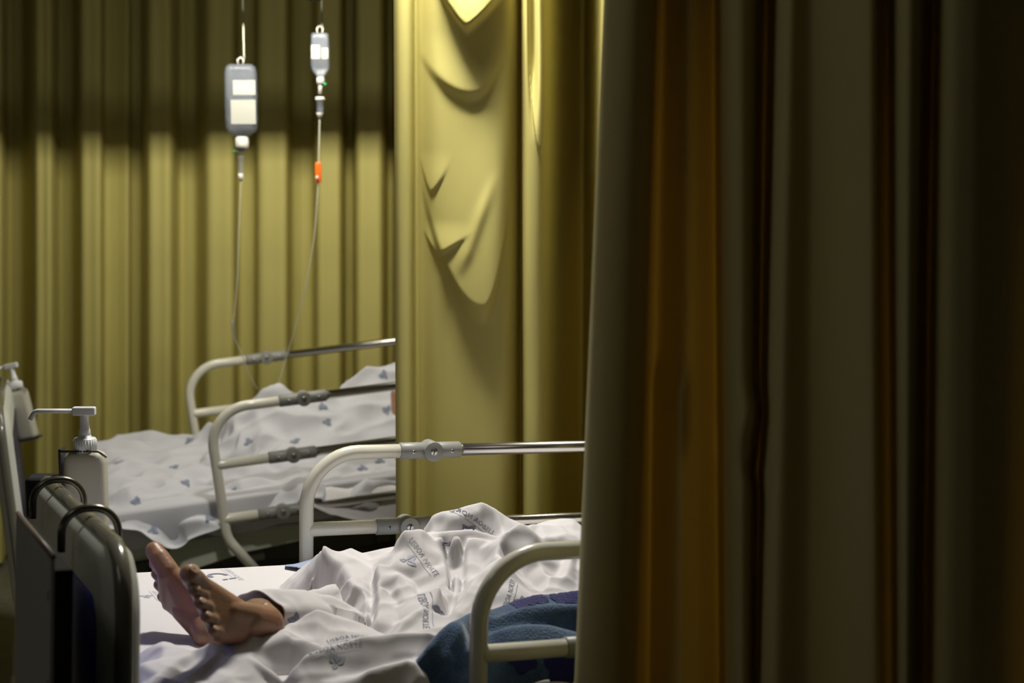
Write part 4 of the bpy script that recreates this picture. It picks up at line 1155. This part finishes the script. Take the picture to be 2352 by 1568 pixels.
# ------------------------------------------------------------------ drip bottles
def drip(px_top, px_bot, ptop, pbot, Y, w, big, label, ceil_label):
    T = at_y(px_top, ptop, Y); B = at_y(px_bot, pbot, Y); h = (T - B).length
    root = empty('infusion_bottle', loc=B, label=label, cat='infusion bottle')
    bm = bmesh.new(); loops = []; d = w * .62
    if big: prof = ((0, .30), (.10, .30), (.105, .40), (.17, .88), (.22, .98), (.5, 1.0), (.9, .97), (.97, .90), (1.0, .70))
    else: prof = ((0, .25), (.05, .30), (.20, .85), (.30, 1.0), (.5, 1), (.8, .95), (.97, .92), (1.0, .80))
    for f, s in prof: loops.append([(x * s, y * s, f * h) for x, y in rounded_rect(w, d, min(w, d) * .3, 5)])
    loft(bm, loops); mesh_obj('bottle_body', bm, MAT['clear'], root)
    bm = bmesh.new()
    if big:
        for x0, x1, z0, z1 in ((-.20 * w, .49 * w, .62 * h, .80 * h), (-.28 * w, .49 * w, .26 * h, .56 * h)):
            add_box(bm, ((x0 + x1) / 2, -d * .505, (z0 + z1) / 2), (x1 - x0, .001, z1 - z0))
    else:
        for x0, x1, z0, z1 in ((-.44 * w, .02 * w, .45 * h, .74 * h), (.12 * w, .46 * w, .45 * h, .68 * h)):
            add_box(bm, ((x0 + x1) / 2, -d * .51, (z0 + z1) / 2), (x1 - x0, .001, z1 - z0))
    split(mesh_obj('paper_label', bm, MAT['label'], root, smooth=False))
    bm = bmesh.new(); lathe(bm, [(w * .20, -.012), (w * .21, .0), (w * .21, .022 if big else .006), (w * .15, .028 if big else .010)], 20); mesh_obj('port_cap', bm, MAT['white_plastic'], root)
    bm = bmesh.new(); add_tube(bm, bend([(-.008, 0, h), (-.010, 0, h + .014), (0, 0, h + .024), (.010, 0, h + .014), (.008, 0, h)], .004, 3), .0022, 8); mesh_obj('hanging_loop', bm, MAT['white_plastic'], root)
    bm = bmesh.new(); top = Vector((T.x - (.004 if big else -.0), Y, ZC))
    add_tube(bm, [top, Vector((T.x - .002, Y, T.z + .030)), Vector((T.x, Y, T.z + .018))], .0022, 8)
    o = mesh_obj('hanging_rod', bm, MAT['frame_plastic']); tag(o, ceil_label, 'rod')
    return B


B1_ = drip(562, 556, 148, 333, 5.75, .105, True, 'large clear drip bottle with white labels hanging over the far bed', 'thin rod hanging from the ceiling to the large drip bottle')
B2_ = drip(741, 736, 76, 184, 5.75, .060, False, 'small clear drip bottle hanging right of the large drip bottle', 'thin rod hanging from the ceiling to the small drip bottle')
bm = bmesh.new(); p = at_y(722, -2, 5.75); lathe(bm, [(.012, -.006), (.022, -.004), (.022, .03), (.01, .04)], 16, p); o = mesh_obj('rod_hook', bm, MAT['black']); tag(o, 'black hook knob beside the rod of the small drip bottle', 'hook')


def spline(pts, n=12):
    pts = [tuple(p) for p in pts]; out = []
    for i in range((len(pts) - 1) * n + 1): out.append(catmull(pts, min(i / n, len(pts) - 1 - 1e-6)))
    return out


def chamber(root, c, r, L, name='drip_chamber', mat='clear'):
    bm = bmesh.new(); lathe(bm, [(r * .5, -L), (r * .8, -L * .85), (r * .9, -.1 * L), (r, 0)], 18, c); return mesh_obj(name, bm, MAT[mat], root)


Y = 5.75
root = empty('infusion_line', loc=(0, 0, 0), label='clear drip line falling from the large drip bottle to the bed', cat='tubing')
c = at_y(553, 345, Y)
bm = bmesh.new(); ellipsoid(bm, c, (.014, .012, .012)); mesh_obj('spike_cap', bm, MAT['white_plastic'], root)
bm = bmesh.new(); add_box(bm, at_y(539, 347, Y), (.012, .006, .006)); mesh_obj('green_tab', bm, MAT['green'], root)
chamber(root, at_y(553, 358, Y), .011, .07)
bm = bmesh.new(); lathe(bm, [(.004, -.024), (.008, -.018), (.009, 0)], 14, at_y(553, 398, Y)); mesh_obj('chamber_tip', bm, MAT['white_plastic'], root)
bm = bmesh.new(); add_tube(bm, [at_y(553, 345, Y), at_y(554, 322, Y)], .005); add_tube(bm, spline([at_y(553, 415, Y), at_y(549, 520, Y), at_y(545, 640, Y), at_y(537, 735, Y)]), .0022, 8); mesh_obj('tube', bm, MAT['tube'], root)
bm = bmesh.new(); add_tube(bm, [at_y(534, 735, Y), at_y(536, 756, Y), at_y(541, 782, Y)], [.008, .0065, .004], 12); mesh_obj('connector', bm, MAT['clear'], root)
bm = bmesh.new(); add_tube(bm, spline([at_y(541, 782, Y), at_y(556, 815, 5.77), at_y(572, 858, 5.80), at_y(590, 892, 5.83)]), .0024, 8); mesh_obj('tube', bm, MAT['tube'], root)
Y = 5.75
root = empty('infusion_line', loc=(0, 0, 0), label='clear drip line with orange clamp falling from the small drip bottle', cat='tubing')
bm = bmesh.new(); add_box(bm, at_y(744, 193, Y), (.014, .006, .010)); mesh_obj('green_tab', bm, MAT['green'], root)
bm = bmesh.new(); add_tube(bm, [at_y(736, 183, Y), at_y(735, 215, Y)], .006); lathe(bm, [(.013, -.003), (.017, 0), (.013, .008)], 18, at_y(735, 228, Y)); mesh_obj('spike_cap', bm, MAT['white_plastic'], root)
chamber(root, at_y(735, 230, Y), .013, .05)
bm = bmesh.new(); lathe(bm, [(.003, -.016), (.010, 0), (.011, .004)], 14, at_y(734, 262, Y)); mesh_obj('chamber_tip', bm, MAT['white_plastic'], root)
bm = bmesh.new(); add_tube(bm, spline([at_y(734, 275, Y), at_y(732, 370, Y), at_y(730, 430, Y), at_y(722, 540, Y), at_y(704, 650, 5.76), at_y(680, 745, 5.78), at_y(660, 812, 5.80), at_y(640, 880, 5.8)]), .0024, 8); mesh_obj('tube', bm, MAT['tube'], root)
bm = bmesh.new(); add_box(bm, at_y(731, 396, Y), (.019, .014, .066)); o = mesh_obj('roller_clamp', bm, MAT['orange'], root); bevel(o, .004)
bm = bmesh.new(); q = at_y(729, 408, Y); add_tube(bm, [q + Vector((-.003, -.012, 0)), q + Vector((.004, -.012, 0))], .007, 16); mesh_obj('roller', bm, MAT['white_plastic'], root)

# ------------------------------------------------------------------ lamps
def housing(loc, w, d, h, label):
    root = empty('ceiling_lamp', loc=loc, label=label, cat='lamp')
    t = .006
    bm = bmesh.new()
    add_box(bm, (0, 0, h), (w, d, t))
    for s in (-1, 1): add_box(bm, (s * w / 2, 0, h / 2), (t, d, h)); add_box(bm, (0, s * d / 2, h / 2), (w, t, h))
    o = mesh_obj('lamp_housing', bm, MAT['lamp_shell'], root, smooth=False)
    bm = bmesh.new()
    for s in (-.35, .35): add_tube(bm, [(s * w, 0, h), (s * w, 0, ZC - loc[2])], .006)
    split(mesh_obj('stem', bm, MAT['lamp_shell'], root))
    return root


housing((-.22, 4.01, 2.66), .44, .27, .16, 'rectangular ceiling lamp above the near bed')
# far lamp: open box whose long lower lips cut the light off; above the lip the sides are thin frosted plastic
root = empty('ceiling_lamp', loc=(-.70, 5.40, 2.19), label='long hanging tube lamp above the far bed', cat='lamp')
bm = bmesh.new(); add_box(bm, (0, 0, .055), (1.24, .30, .006)); mesh_obj('lamp_housing', bm, MAT['lamp_shell'], root, smooth=False)
bm = bmesh.new()
for s in (-1, 1): add_box(bm, (0, s * .15, -.0505), (1.24, .004, .021))
split(mesh_obj('lamp_lip', bm, MAT['lamp_shell'], root, smooth=False))
MAT['frost'] = clear_plastic('frosted_side', (.10, .10, .08), .70, .6)
bm = bmesh.new()
for s in (-1, 1): add_box(bm, (0, s * .15, .007), (1.24, .002, .094)); add_box(bm, (s * .62, 0, .0), (.002, .30, .11))
split(mesh_obj('frosted_side', bm, MAT['frost'], root, smooth=False))
bm = bmesh.new()
for s in (-.5, .5): add_tube(bm, [(s, 0, .055), (s, 0, ZC - 2.19)], .006)
split(mesh_obj('stem', bm, MAT['lamp_shell'], root))
